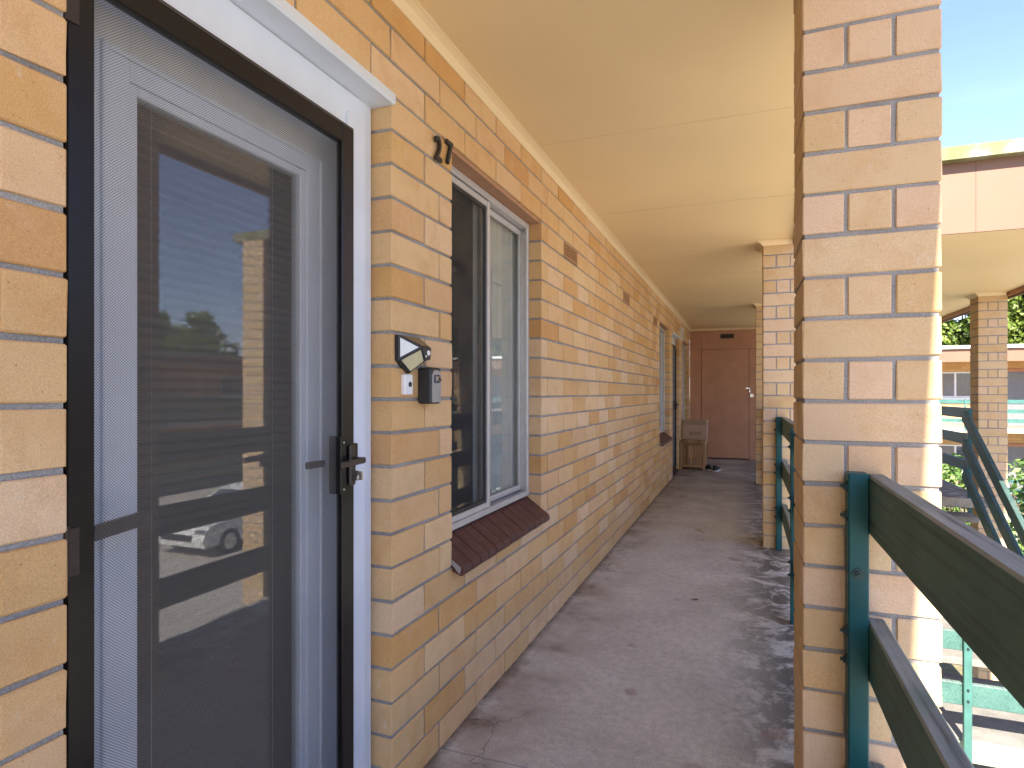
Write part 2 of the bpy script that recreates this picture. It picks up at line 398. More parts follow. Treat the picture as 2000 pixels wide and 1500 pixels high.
def leaf_mat(name, a, b_, c):
    m, nt, n, l, b = mk(name)
    ge = nt.nodes.new("ShaderNodeNewGeometry")
    col = ramp(nt, ge.outputs['Random Per Island'], [(0.0, a), (0.6, b_), (1.0, c)])
    l.new(col, b.inputs['Base Color']); b.inputs['Roughness'].default_value = 0.5
    tr = nt.nodes.new("ShaderNodeBsdfTranslucent"); l.new(col, tr.inputs[0])
    mx = nt.nodes.new("ShaderNodeMixShader"); mx.inputs[0].default_value = 0.3
    l.new(b.outputs[0], mx.inputs[1]); l.new(tr.outputs[0], mx.inputs[2])
    l.new(mx.outputs[0], nt.nodes["Material Output"].inputs[0]); return m
M['leafpine'] = leaf_mat("conifer_leaf", (0.075,0.125,0.018), (0.14,0.20,0.03), (0.22,0.27,0.06))
M['leafivy'] = leaf_mat("shrub_leaf", (0.07,0.15,0.03), (0.13,0.23,0.05), (0.24,0.33,0.10))
M['leafdry'] = leaf_mat("dry_leaf", (0.14,0.085,0.05), (0.22,0.14,0.085), (0.28,0.19,0.12))
def glass_mat(name, tint=(0.9,0.93,0.93), ior=1.5, boost=1.0):
    m, nt, n, l, b = mk(name); nt.nodes.remove(b)
    ge = nt.nodes.new("ShaderNodeNewGeometry"); dt = nt.nodes.new("ShaderNodeVectorMath"); dt.operation = 'DOT_PRODUCT'
    l.new(ge.outputs['Normal'], dt.inputs[0]); l.new(ge.outputs['Incoming'], dt.inputs[1])
    f0 = ((ior-1)/(ior+1))**2*boost                     # Schlick reflectance, same from both sides of the thin pane
    sch = mth(nt, 'POWER', mth(nt, 'SUBTRACT', 1.0, mth(nt, 'ABSOLUTE', dt.outputs['Value']), True), 5.0)
    fac = mth(nt, 'ADD', mth(nt, 'MULTIPLY', sch, 1-f0), f0, True)
    gl = nt.nodes.new("ShaderNodeBsdfGlossy"); gl.inputs['Roughness'].default_value = 0.0
    tr = nt.nodes.new("ShaderNodeBsdfTransparent"); tr.inputs[0].default_value = (*tint, 1)
    mx = nt.nodes.new("ShaderNodeMixShader")
    l.new(fac, mx.inputs[0]); l.new(tr.outputs[0], mx.inputs[1]); l.new(gl.outputs[0], mx.inputs[2])
    l.new(mx.outputs[0], nt.nodes["Material Output"].inputs[0]); return m
M['glass'] = glass_mat("window_glass")
M['doorglass'] = glass_mat("door_glass", (0.84,0.85,0.84), 1.55, 2.6)
def screen_mat(name, P_, Q_, thr, col, rough=0.45):
    m, nt, n, l, b = mk(name); s = sepz(nt, wpos(nt))
    a = mth(nt, 'COSINE', mth(nt, 'MULTIPLY', s[1], 2*math.pi/P_)); c = mth(nt, 'COSINE', mth(nt, 'MULTIPLY', s[2], 2*math.pi/Q_))
    hole = mth(nt, 'GREATER_THAN', mth(nt, 'MULTIPLY', a, c), thr)
    b.inputs['Base Color'].default_value = (*col, 1); b.inputs['Roughness'].default_value = rough
    tr = nt.nodes.new("ShaderNodeBsdfTransparent"); mx = nt.nodes.new("ShaderNodeMixShader")
    l.new(hole, mx.inputs[0]); l.new(b.outputs[0], mx.inputs[1]); l.new(tr.outputs[0], mx.inputs[2])
    l.new(mx.outputs[0], nt.nodes["Material Output"].inputs[0]); return m
M['mesh'] = screen_mat("perforated_security_mesh", 0.0056, 0.0050, -0.20, (0.15,0.145,0.14))
M['flyscreen'] = screen_mat("fine_flyscreen", 0.0030, 0.0030, 0.0, (0.03,0.032,0.036), 0.8)
def ground_mat(name, a, b_, sc):
    m, nt, n, l, b = mk(name); p = wpos(nt)
    col = ramp(nt, noise(nt, p, sc, 8, 0.65), [(0.3, a), (0.7, b_)])
    col = mixc(nt, 1.0, col, ramp(nt, noise(nt, p, sc*30, 3), [(0.3, g3(0.75)), (0.7, g3(1.2))]), 'MULTIPLY')
    l.new(col, b.inputs['Base Color']); b.inputs['Roughness'].default_value = 0.95; return m
M['ground'] = ground_mat("dry_garden_ground", (0.13,0.12,0.06), (0.24,0.20,0.12), 0.5)
M['pave'] = ground_mat("driveway_concrete", (0.40,0.365,0.325), (0.53,0.485,0.435), 0.7)
def texbrick():
    m, nt, n, l, b = mk("distant_brickwork")
    tcn = nt.nodes.new("ShaderNodeTexCoord"); s = sepz(nt, tcn.outputs['Object'])
    cb = nt.nodes.new("ShaderNodeCombineXYZ"); l.new(mth(nt, 'ADD', s[0], s[1]), cb.inputs[0]); l.new(s[2], cb.inputs[1])
    br = N(nt, "ShaderNodeTexBrick", Scale=1.0); l.new(cb.outputs[0], br.inputs['Vector'])
    br.inputs['Brick Width'].default_value = 0.304; br.inputs['Row Height'].default_value = 0.1; br.inputs['Mortar Size'].default_value = 0.006
    br.inputs['Color1'].default_value = (0.50,0.29,0.11,1); br.inputs['Color2'].default_value = (0.60,0.38,0.18,1); br.inputs['Mortar'].default_value = (0.30,0.25,0.2,1)
    l.new(br.outputs['Color'], b.inputs['Base Color']); b.inputs['Roughness'].default_value = 0.9; return m
M['texbrick'] = texbrick()
M['winred'] = plain("terracotta_frame_paint", (0.38,0.17,0.09), 0.5)
M['grille'] = plain("diamond_grille_metal", (0.35,0.3,0.24), 0.5)
M['doorgrey'] = plain("grey_screen_door", (0.16,0.16,0.17), 0.5)

# ------------------------------------------------------------------ brick kit
_bm = {}
def brick_mesh(L, D=0.09, H=0.09, mat=None, c=0.0028):
    k = (round(L, 3), D, H, mat.name, random.randrange(6) if L > 0.05 else 0)
    if k not in _bm:
        rnd = random.Random(str(k))
        vs, fs = chamfer(L/2, D/2, H/2, c)
        vs = [(x+rnd.uniform(-.0016,.0016), y+rnd.uniform(-.0008,.0008), z+rnd.uniform(-.0014,.0014)) for x, y, z in vs]
        me = bpy.data.meshes.new("brick"); me.from_pydata(vs, [], fs); me.materials.append(mat); me.update(); _bm[k] = me
    return _bm[k]
def lay_bricks(bricks, parent, mat, n_single):
    """bricks: (centre, length, axis 'x'|'y'); the first n_single become objects, the rest one part"""
    for c, L, ax in bricks[:n_single]:
        j = random.uniform(-.0012, .0012)
        cc = (c[0]+(j if ax == 'y' else 0), c[1]+(j if ax == 'x' else 0), c[2]+random.uniform(-.0006,.0006))
        inst("brick", brick_mesh(L, mat=mat), parent, cc, (random.uniform(-.004,.004), random.uniform(-.003,.003), (math.pi/2 if ax == 'y' else 0)+random.uniform(-.003,.003)))
    if len(bricks) > n_single:
        mb = MB()
        for c, L, ax in bricks[n_single:]:
            hx, hy = (L/2, .045) if ax == 'x' else (.045, L/2)
            vs, fs = chamfer(hx, hy, .045, .0028); j = random.uniform(-.001, .001)
            mb.add([(x+c[0]+(j if ax == 'y' else 0), y+c[1], z+c[2]) for x, y, z in vs], fs)
        part("brickwork", mb, mat, parent, kind="stuff")

def proj(p):
    th = math.atan(456/1190); c, s = math.cos(th), math.sin(th)
    X = p[0]*c+p[1]*s; Z = -p[0]*s+p[1]*c
    if Z < 0.05: return None
    return X/Z*1190+1000, 767.4-(p[2]-EYE)/Z*1190, Z

# ------------------------------------------------------------------ ground
mb = MB().add([(-300,-300,-2.75),(300,-300,-2.75),(300,300,-2.75),(-300,300,-2.75)], [(0,1,2,3)])
solo("ground", mb, M['ground'], "dry garden ground around the apartment blocks", "ground", (0,0,-2.75), kind="structure")
mb = MB().add([(.6,-24,-2.744),(19,-24,-2.744),(19,5.2,-2.744),(.6,5.2,-2.744),(5.2,5.2,-2.744),(19,24,-2.744),(5.2,24,-2.744)], [(0,1,2,4,3),(4,2,5,6)])
solo("driveway", mb, M['pave'], "pale concrete driveway between the apartment blocks", "driveway", (5,0,-2.744), kind="structure")

# ------------------------------------------------------------------ walkway floor
FX0, FX1 = -1.30, 0.42
fl = thing("walkway", "stained grey concrete walkway floor along the brick wall", "floor", (0,0,0), kind="structure")
js = [-5.0, -1.6, 1.86, 5.25, 8.75, 12.0]
for a, b in zip(js, js[1:]):
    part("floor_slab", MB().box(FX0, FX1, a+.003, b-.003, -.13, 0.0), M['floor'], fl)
part("slab_edge", MB().box(FX1-.02, FX1-.001, -5, 12.0, -.34, -.131), M['palegreen'], fl)
part("joint_filler", MB().box(FX0, FX1-.03, -4.9, 11.9, -.12, -.008), M['dark'], fl)

# ------------------------------------------------------------------ main brick wall
W = -0.974
WEND = 11.85
D1, D2 = (0.631, 1.553), (8.965, 9.895)
WIN = [(1.946, 2.966), (7.552, 8.602), (10.42, 11.50)]
OPEN = [(D1[0], D1[1], -1, 2.1), (D2[0], D2[1], -1, 2.1)] + [(a, b, .6, 2.1) for a, b in WIN]
wall = thing("brick_wall", "long cream brick wall with grey mortar along the walkway", "wall", (W, 0.6, 0))
def wall_core(y0, y1, z0, z1, ops, xf, xb):
    ys = sorted({y0, y1, *[o[0]-.003 for o in ops], *[o[1]+.003 for o in ops]}); zs = sorted({z0, z1, *[max(z0, o[2]-.006) for o in ops], *[o[3]+.006 for o in ops]})
    ys = [y for y in ys if y0 <= y <= y1]
    ins = lambda y, z: any(o[0]-.003 < y < o[1]+.003 and o[2]-.006 < z < o[3]+.006 for o in ops)
    g = {(i, j): not ins((ys[i]+ys[i+1])/2, (zs[j]+zs[j+1])/2) for i in range(len(ys)-1) for j in range(len(zs)-1)}
    mb = MB()
    for (i, j), solid in g.items():
        if not solid: continue
        a, b, c, d = ys[i], ys[i+1], zs[j], zs[j+1]
        for x in (xf, xb): mb.add([(x,a,c),(x,b,c),(x,b,d),(x,a,d)], [(0,1,2,3)])
        for (di, dj), q in {(-1,0): [(xf,a,c),(xf,a,d),(xb,a,d),(xb,a,c)], (1,0): [(xf,b,c),(xf,b,d),(xb,b,d),(xb,b,c)],
                            (0,-1): [(xf,a,c),(xf,b,c),(xb,b,c),(xb,a,c)], (0,1): [(xf,a,d),(xf,b,d),(xb,b,d),(xb,a,d)]}.items():
            if not g.get((i+di, j+dj), False): mb.add(q, [(0,1,2,3)])
    return mb
part("mortar", wall_core(-3, WEND, 0, 2.42, OPEN, W-.006, W-.25), M['mortar'], wall)
ML = 0.304
VENT = [(20, 6), (20, 12), (20, 18)]
bricks = []
for k in range(24):
    off = 1.548 if k % 2 == 0 else 1.548+.203
    n0 = int((-2.9-off)/ML)
    z0, z1 = .1*k, .1*k+.09
    for n in range(n0, 40):
        if (k, n) in VENT: continue
        a, b = off+ML*n+.005, off+ML*(n+1)-.005
        if b > WEND: b = WEND
        segs = [(a, b)]
        for o in OPEN:
            if z0 > o[3]-.02 or z1 < o[2]+.02: continue
            ns = []
            for s0, s1 in segs:
                if s1 <= o[0]+.004 or s0 >= o[1]-.004: ns.append((s0, s1)); continue
                if s0 < o[0]: ns.append((s0, o[0]))
                if s1 > o[1]: ns.append((o[1], s1))
            segs = ns
        for s0, s1 in segs:
            for o in OPEN:
                if z0 > o[3]-.02 or z1 < o[2]+.02: continue
                if 0 < s0-o[1] < .03: s0 = o[1]
                if 0 < o[0]-s1 < .03: s1 = o[0]
            if s1-s0 < .03 or s0 > WEND-.03: continue
            # butt bricks exactly to the reveal when nearly there
            bricks.append(((W-.045, (s0+s1)/2, .1*k+.045), s1-s0, 'y'))
def area(b):
    p = proj(b[0])
    if not p or not (-60 < p[0] < 2060 and -60 < p[1] < 1560): return 0
    a, c = proj((b[0][0], b[0][1]-b[1]/2, b[0][2])), proj((b[0][0], b[0][1]+b[1]/2, b[0][2]))
    return abs(c[0]-a[0])*.09/p[2] if a and c else 0
bricks.sort(key=area, reverse=True)
lay_bricks(bricks, wall, M['brick'], 300)

# rooms behind the wall (dark interior seen through the glass)
rm = MB()
a, b, c, d, e, f = -4.6, W-.252, -3, 12.1, -.02, 2.43
rm.add([(a,c,e),(a,d,e),(a,d,f),(a,c,f),(b,c,e),(b,d,e),(b,d,f),(b,c,f)], [(0,1,2,3),(0,1,5,4),(3,2,6,7),(0,3,7,4),(1,2,6,5)])
room = solo("interior_wall", rm, M['wallin'], "dim interior room walls behind the windows", "interior", (-2.8, 4, 0), kind="structure")

# ------------------------------------------------------------------ ceiling and roof
CZ = 2.405
CX1 = 0.345
ceil = thing("ceiling", "cream painted sheet ceiling over the walkway", "ceiling", (0,0,CZ), kind="structure")
cj = [-3.34+1.2275*i for i in range(13)] + [WEND]
cj = [2.785+1.2275*i for i in range(-5, 8)]; cj = [y for y in cj if y < WEND-.3] + [WEND]
for a, b in zip(cj, cj[1:]):
    dz = random.uniform(-.0008, .0008)
    part("ceiling_panel", MB().box(W-.02, CX1, a+.003, b-.003, CZ+dz, CZ+.008), M['ceil'], ceil)
part("joint_backing", MB().box(W-.02, CX1-.005, -3.3, WEND, CZ+.009, CZ+.02), M['dark'], ceil)
scot = [(0,-.036),(.004,-.036),(.010,-.026),(.020,-.014),(.034,-.007),(.045,-.004),(.045,0),(0,0)]
part("cornice", MB().sweep([(W+.0005,-3.2),(W+.0005,4.28)], [(1,0),(1,0)], scot, CZ), M['cornice'], ceil)
part("cornice", MB().sweep([(W+.0005,4.282),(W+.0005,WEND-.002),(CX1,WEND-.002)], [(1,0),(1,-1),(0,-1)], scot, CZ), M['cornice'], ceil)

COLS = [-1.915, 1.641, 5.18, 8.74]
CU0, CU1, CD = 0.130, 0.417, 0.287
for y in COLS[1:]:
    part("cornice", MB().sweep([(CX1,y-.0005),(CU0-.0005,y-.0005),(CU0-.0005,y+CD),(CX1,y+CD)], [(0,-1),(-1,-1),(-1,1),(0,1)], scot, CZ), M['cornice'], ceil)

roof = thing("veranda", "flat veranda roof of the near block with salmon fascia and mossy gutter", "veranda", (0,0,2.45))
part("roof_deck", MB().box(-5, CX1, -4.3, 13.5, 2.45, 2.86), M['dark'], roof)
part("fascia_board", MB().box(CX1+.001, CX1+.02, -4.3, 5.2, 2.36, 2.86), M['fascia'], roof)
part("gutter", MB().prism([(CX1+.02,2.87),(.478,2.87),(.481,2.96),(.465,2.962),(CX1+.02,2.90)], 'y', -4.3, 5.15), M['gutter'], roof)

# ------------------------------------------------------------------ brick columns
def column(label, x0, y0, z0, z1, singles, group="brick columns of the walkway", par=1):
    t = thing("brick_column", label, "column", (x0+CD/2, y0+CD/2, z0), group)
    part("mortar", MB().box(x0+.005, x0+CD-.005, y0+.005, y0+CD-.005, z0, z1), M['mortar'], t)
    bl = []
    n = int(round((z1-z0)/.1))
    for i in range(n):
        zc = z0+.1*i+.045; kk = int(round(zc*10-.45))
        for j in (0, 1, 2):
            o = .045+j*.0985
            if (kk+par) % 2 == 0: bl.append(((x0+CD/2, y0+o, zc), CD, 'x'))
            else: bl.append(((x0+o, y0+CD/2, zc), CD, 'y'))
    lay_bricks(bl, t, M['pbrick'], len(bl) if singles else 0)
    return t
column("nearest cream brick column, with the green railing post bolted to its face", CU0, COLS[1], 0, 2.9, True)
column("second brick column down the walkway, standing at the floor joint", CU0, COLS[2], 0, 2.9, True)
column("narrow-looking third brick column beside the brown end door", CU0, COLS[3], 0, 2.4, True)
column("brick column of the stair canopy behind the descending green handrails", 2.60, 8.80, -2.7, 2.4, True)
column("sunlit canopy corner column mirrored in the door glass", 2.60, 5.17, -2.7, 2.9, False)

# ------------------------------------------------------------------ railings along the walkway
RZ = [(.890, 1.025), (.553, .688), (.215, .350)]
def hexbolt(mb, p, ax, r=.009, h=.008):
    d = Vector(ax); p = Vector(p)
    mb.cyl(p, p+d*.0025, r*1.5, n=10); mb.cyl(p+d*.0025, p+d*h, r, n=6); mb.cyl(p+d*h, p+d*(h+.006), r*.5, n=6)
    return mb
def railing(label, y0, y1, posts, boltface):
    t = thing("timber_railing", label, "railing", (.27, (y0+y1)/2, 0), "green timber railings between the columns")
    for a, b in RZ:
        r = part("rail", MB().box(.264, .303, y0, y1, a, b, .004), M['rail'], t)
    for i, py in enumerate(posts):
        p = part("post", MB().box(.221, .2635, py-.025, py+.025, -.2 if False else 0.0, 1.03, .003), M['post'], t)
        for a, b in RZ:
            for q in (.3, .8):
                part("bolt", hexbolt(MB(), (.221, py-.004, a+(b-a)*q), (-1,0,0)), M['bolt'], p)
        if boltface:
            part("bolt", hexbolt(MB(), (.242, py-.025, .80), (0,-1,0)), M['bolt'], p)
    return t
railing("large green timber railing in front of the nearest brick column", -1.62, 1.637, [1.611, -.1], True)
railing("green timber railing between the nearest and second brick columns", 1.932, 5.176, [1.958, 3.53, 5.151], True)
railing("green timber railing beyond the second brick column", 5.471, 8.736, [5.497, 7.1, 8.711], True)

# ------------------------------------------------------------------ entry doors
def entry_door(y0, y1, label_sd, label_ed, blind, lock):
    O = y0-D1[0]                                     # everything below is laid out for the first door
    Y = lambda v: v+O
    e = thing("entry_door", label_ed, "door", (-1.1, (y0+y1)/2, 0), "white glazed entry doors")
    fr = MB()
    fr.box(-1.215, -1.042, Y(.638), Y(.685), .0, 2.085, .002); fr.box(-1.215, -1.042, Y(1.478), Y(1.546), .0, 2.085, .002)
    fr.box(-1.215, -1.0435, Y(.685), Y(1.478), 2.005, 2.085, .002)
    part("door_frame", fr, M['white'], e)
    part("frame_stop", MB().box(-1.0415, -1.030, Y(1.420), Y(1.500), 0, 2.0, .003), M['white'], e)
    part("frame_stop", MB().box(-1.08, -1.046, Y(1.44), Y(1.477), 0, 2.0, .003), M['white'], e)
    part("head_board", MB().box(-1.0420, -1.0395, Y(.64), Y(1.477), 1.952, 2.062, .001), M['white'], e)
    part("head_moulding", MB().prism([(-1.06,2.064),(-.966,2.064),(-.960,2.071),(-.962,2.094),(-1.06,2.094)], 'y', Y(.632), Y(1.552)), M['white'], e)
    part("threshold", MB().box(-1.215, -.99, Y(.64), Y(1.545), .001, .02, .003), M['black'], e)
    lf = MB()
    G = (Y(.852), Y(1.318), .14, 1.795); L = (Y(.69), Y(1.474), .025, 2.0)
    lf.box(-1.145, -1.105, L[0], G[0]-.02, L[2], L[3], .002); lf.box(-1.145, -1.105, G[1]+.02, L[1], L[2], L[3], .002)
    lf.box(-1.145, -1.1055, G[0]-.02, G[1]+.02, G[3]+.02, L[3]); lf.box(-1.145, -1.1055, G[0]-.02, G[1]+.02, L[2], G[2]-.02)
    leaf = part("door_leaf", lf, M['doorwhite'], e)
    gm = MB(); a, b, z = Y(.785), Y(1.385), 1.853
    gm.box(-1.1045, -1.096, a-.012, a, .1, z+.012, .002); gm.box(-1.1045, -1.096, b, b+.012, .1, z+.012, .002); gm.box(-1.1045, -1.097, a, b, z, z+.012, .002)
    part("moulding", gm, M['doorwhite'], leaf)
    bd = MB()
    bd.box(-1.142, -1.110, G[0]-.02, G[0], G[2]-.02, G[3]+.02, .003); bd.box(-1.142, -1.110, G[1], G[1]+.02, G[2]-.02, G[3]+.02, .003)
    bd.box(-1.142, -1.111, G[0], G[1], G[3], G[3]+.02, .003); bd.box(-1.142, -1.111, G[0], G[1], G[2]-.02, G[2], .003)
    part("glazing_bead", bd, M['doorwhite'], leaf)
    part("pane", MB().box(-1.128, -1.124, G[0]-.004, G[1]+.004, G[2]-.004, G[3]+.004), M['doorglass'], leaf)
    if blind:
        v = thing("venetian_blind", "closed grey venetian blind hanging behind the entry door glass", "blind", (-1.165, (G[0]+G[1])/2, .2))
        part("head_rail", MB().box(-1.178, -1.152, G[0]-.03, G[1]+.03, 1.80, 1.83, .003), M['slat'], v)
        vs = []
        sm = bpy.data.meshes.new("slat"); n = 5
        pts = [(-.0125+.025*i/(n-1), .0022*(1-((i-(n-1)/2)/((n-1)/2))**2)) for i in range(n)]
        for yy in (-(G[1]-G[0])/2-.03, (G[1]-G[0])/2+.03): vs += [(p[0], yy, p[1]) for p in pts]
        sm.from_pydata(vs, [], [(i, i+1, n+i+1, n+i) for i in range(n-1)]); sm.materials.append(M['slat']); sm.update()
        z = .22; 
        while z < 1.79:
            inst("slat", sm, v, (-1.165, (G[0]+G[1])/2, z), (0, R(38)+random.uniform(-.03,.03), 0)); z += .0225
        for yy in (G[0]+.06, G[1]-.06):
            part("cord", MB().cyl((-1.15, yy, .2), (-1.15, yy, 1.81), .0011, n=6), M['cord'], v)
    # security screen door
    s = thing("security_door", label_sd, "screen door", (-1.0, (y0+y1)/2, 0), "black security screen doors")
    a, b, zt = Y(.646), Y(1.403), 1.935
    f = MB()
    f.box(-1.022, -1.0, a, a+.046, .022, zt, .003); f.box(-1.022, -1.0, b-.052, b, .022, zt, .003)
    f.box(-1.022, -1.0005, a+.046, b-.052, zt-.052, zt, .003); f.box(-1.022, -1.0005, a+.046, b-.052, .022, .10, .003)
    frm = part("frame", f, M['black'], s)
    part("sub_frame", MB().box(-1.026, -1.012, b+.002, b+.016, .02, zt+.012, .002).box(-1.026, -1.012, a-.012, a-.002, .02, zt+.012, .002).box(-1.026, -1.012, a-.002, b+.002, zt+.002, zt+.012, .002), M['brownblk'], s)
    part("mesh_panel", MB().add([(-1.014, a+.044, .09), (-1.014, b-.05, .09), (-1.014, b-.05, zt-.05), (-1.014, a+.044, zt-.05)], [(0,1,2,3)]), M['mesh'], s)
    for z in (1.80, .92, .2):
        part("hinge", MB().cyl((-.996, a-.004, z), (-.996, a-.004, z+.085), .0055, n=8).box(-1.0, -.997, a-.002, a+.018, z+.004, z+.08), M['brownblk'], s)
    part("closer_arm", MB().bar((-1.036, a+.03, .972), (-1.036, a+.165, .985), .012, .026, c=.002), M['brownblk'], s)
    lb = part("lock_body", MB().box(-1.040, -.9985, b-.060, b-.036, .945, 1.10, .003), M['black'], s)
    part("screw", MB().cyl((-.9985, b-.050, 1.083), (-.9965, b-.050, 1.083), .0035).cyl((-.9985, b-.050, .958), (-.9965, b-.050, .958), .0035), M['steel'], lb)
    part("escutcheon", MB().box(-.9995, -.990, b-.030, b-.004, .965, 1.075, .004), M['brownblk'], s)
    h = MB().cyl((-.992, b-.016, 1.033), (-.962, b-.014, 1.033), .010, .009, 10)
    h.bar((-.962, b-.004, 1.034), (-.966, b-.105, 1.029), .009, .016, c=.003)
    part("lever_handle", h, M['brownblk'], s)
    part("snib", MB().bar((-1.045, b-.07, 1.028), (-1.050, b-.135, 1.028), .012, .018, c=.003), M['brownblk'], s)
    k = part("lock_cylinder", MB().cyl((-.994, b-.016, .987), (-.975, b-.016, .987), .0085, n=12).box(-.989, -.977, b-.020, b-.012, .987, 1.006), M['steel'], s)
    part("key", MB().box(-.976, -.962, b-.0185, b-.0135, .981, 1.004, .0005), M['steel'], k)
    part("strike_plate", MB().box(-1.0275, -1.012, b+.018, b+.036, 1.03, 1.075, .003), M['black'], s)
    return s
entry_door(*D1, "black security screen door with fine mesh beside the numeral 27", "white glazed entry door behind the near black security screen", True, True)
entry_door(*D2, "black security screen door recessed in the far white frame", "white framed entry door near the slatted wooden bench", False, False)

# ------------------------------------------------------------------ windows
def sill_mesh():
    mb = MB(); prof = [(-1.052, .62), (-.985, .585), (-.942, .566), (-.934, .568), (-.929, .578), (-.931, .592), (-.937, .600), (-1.052, .682)]
    return prof
def window(y0, y1, label, detailed, clabel):
    t = thing("sliding_window", label, "window", (-1.06, (y0+y1)/2, .6), "sliding windows in the brick wall")
    a, b = y0+.006, y1-.004; mid = y0+.478*(y1-y0)
    z0, z1 = .690, 2.082
    f = MB()
    f.box(-1.10, -1.040, a, a+.03, z0, z1, .002); f.box(-1.10, -1.052, b-.012, b, z0, z1, .001); f.box(-1.054, -1.040, b-.026, b, z0, z1, .002)
    f.box(-1.10, -1.0405, a+.03, b-.026, z1-.028, z1, .002); f.box(-1.10, -1.0405, a+.03, b-.026, z0, z0+.018, .002)
    f.box(-1.052, -1.0365, a, b, z0+.019, z0+.026, .001)
    part("frame", f, M['alu'], t)
    part("lintel", MB().box(-1.064, W-.010, y0, y1, 2.083, 2.0985), M['lintel'], t)
    # fixed far light
    s1 = MB(); c0, c1 = mid-.012, b-.013
    s1.box(-1.092, -1.078, c0, c0+.022, z0+.03, z1-.034, .001); s1.box(-1.092, -1.082, c1-.022, c1, z0+.03, z1-.034, .001)
    s1.box(-1.092, -1.0785, c0+.022, c1-.022, z0+.03, z0+.055, .001); s1.box(-1.092, -1.0785, c0+.022, c1-.022, z1-.06, z1-.034, .001)
    sa = part("sash", s1, M['alu'], t)
    part("pane", MB().box(-1.087, -1.084, c0+.018, c1-.018, z0+.05, z1-.055), M['glass'], sa)
    # sliding near light with flyscreen and mullion
    s2 = MB(); c0, c1 = a+.031, mid+.02
    s2.box(-1.068, -1.0425, c1-.026, c1, z0+.027, z1-.034, .002); s2.box(-1.068, -1.046, c0, c0+.02, z0+.027, z1-.034, .001)
    s2.box(-1.068, -1.0465, c0+.02, c1-.026, z0+.027, z0+.05, .001); s2.box(-1.068, -1.0465, c0+.02, c1-.026, z1-.058, z1-.034, .001)
    sb = part("sash", s2, M['alu'], t)
    part("pane", MB().box(-1.061, -1.058, c0+.016, c1-.02, z0+.045, z1-.054), M['glass'], sb)
    sc = MB(); c1 -= .028
    c0 += .0205; c1 += .0015; za, zb = z0+.0505, z1-.0585
    sc.box(-1.0565, -1.049, c1-.018, c1, za, zb, .001); sc.box(-1.0565, -1.049, c0, c0+.014, za, zb, .001)
    sc.box(-1.0565, -1.0495, c0+.014, c1-.018, za, za+.016, .001); sc.box(-1.0565, -1.0495, c0+.014, c1-.018, zb-.016, zb, .001)
    fs = part("screen_frame", sc, M['rubber'], t)
    part("flyscreen", MB().add([(-1.053, c0+.01, za+.01), (-1.053, c1-.012, za+.01), (-1.053, c1-.012, zb-.01), (-1.053, c0+.01, zb-.01)], [(0,1,2,3)]), M['flyscreen'], fs)
    # sloping brick sill
    prof = sill_mesh(); n = int(round((y1-y0)/.0785)); w = (y1-y0)/n
    part("sill_mortar", MB().prism([(-1.06,.602),(-.973,.602),(-.945,.572),(-.939,.5965),(-1.06,.6795)], 'y', y0+.001, y1-.001), M['mortar'], t)
    if detailed:
        me = MB().prism(prof, 'y', -w/2+.003, w/2-.003).mesh("sill_brick"); me.materials.append(M['sillbrick'])
        for i in range(n): inst("sill_brick", me, t, (0, y0+w*(i+.5), random.uniform(-.0015,.0015)))
    else:
        mb = MB()
        for i in range(n): mb.prism(prof, 'y', y0+w*i+.0025, y0+w*(i+1)-.0025)
        part("sill_bricks", mb, M['sillbrick'], t, kind="stuff")
    # curtain in the room
    cu = MB(); k = 44; ya, yb = mid+.012, y1-.004
    vs = []
    for i in range(k+1):
        yy = ya+(yb-ya)*i/k; xx = -1.118-.011*math.sin(i*.95)-.005*math.sin(i*2.3+1)
        vs += [(xx, yy, .63), (xx, yy, 2.098)]
    cu.add(vs, [(2*i, 2*i+2, 2*i+3, 2*i+1) for i in range(k)])
    solo("curtain", cu, M['curtain'], clabel, "curtain", (-1.118, (y0+y1)/2, .63), "curtains behind the windows", smooth=True)
    return t
window(*WIN[0], "nearest aluminium sliding window with brown brick sill beside the numeral 27", True, "pale hanging curtain behind the nearest window")
window(*WIN[1], "second sliding window, halfway down the wall before the white door frame", True, "pale hanging curtain behind the second window")
window(*WIN[2], "farthest sliding window above the bench by the brown end wall", False, "pale hanging curtain behind the farthest window")

# ------------------------------------------------------------------ wall fittings
for i, (k, n) in enumerate(VENT):
    a = 1.548+ML*n+.005; b = a+ML-.010; z = .1*k
    v = thing("air_vent", ["nearest terracotta air vent brick, right of the first window", "middle terracotta air vent brick high on the wall", "small farthest terracotta air vent brick before the second window"][i], "air vent", (W, (a+b)/2, z), "air vents in the brick wall")
    part("frame", MB().box(W-.05, W+.002, a, a+.02, z, z+.09, .002).box(W-.05, W+.002, b-.02, b, z, z+.09, .002).box(W-.05, W+.0015, a+.02, b-.02, z, z+.016).box(W-.05, W+.0015, a+.02, b-.02, z+.074, z+.09), M['ventbrick'], v)
    part("backing", MB().box(W-.05, W-.0045, a+.02, b-.02, z+.016, z+.074), M['ventdark'], v)
    for r_ in range(3):
        part("slat", MB().box(W-.03, W+.001, a+.02, b-.02, z+.024+.017*r_, z+.031+.017*r_), M['ventbrick'], v)
    g = MB()
    for q in range(1, 9): g.box(W-.03, W+.0003, a+.02+(b-a-.04)*q/9-.003, a+.02+(b-a-.04)*q/9+.003, z+.016, z+.074)
    part("grille", g, M['ventbrick'], v)

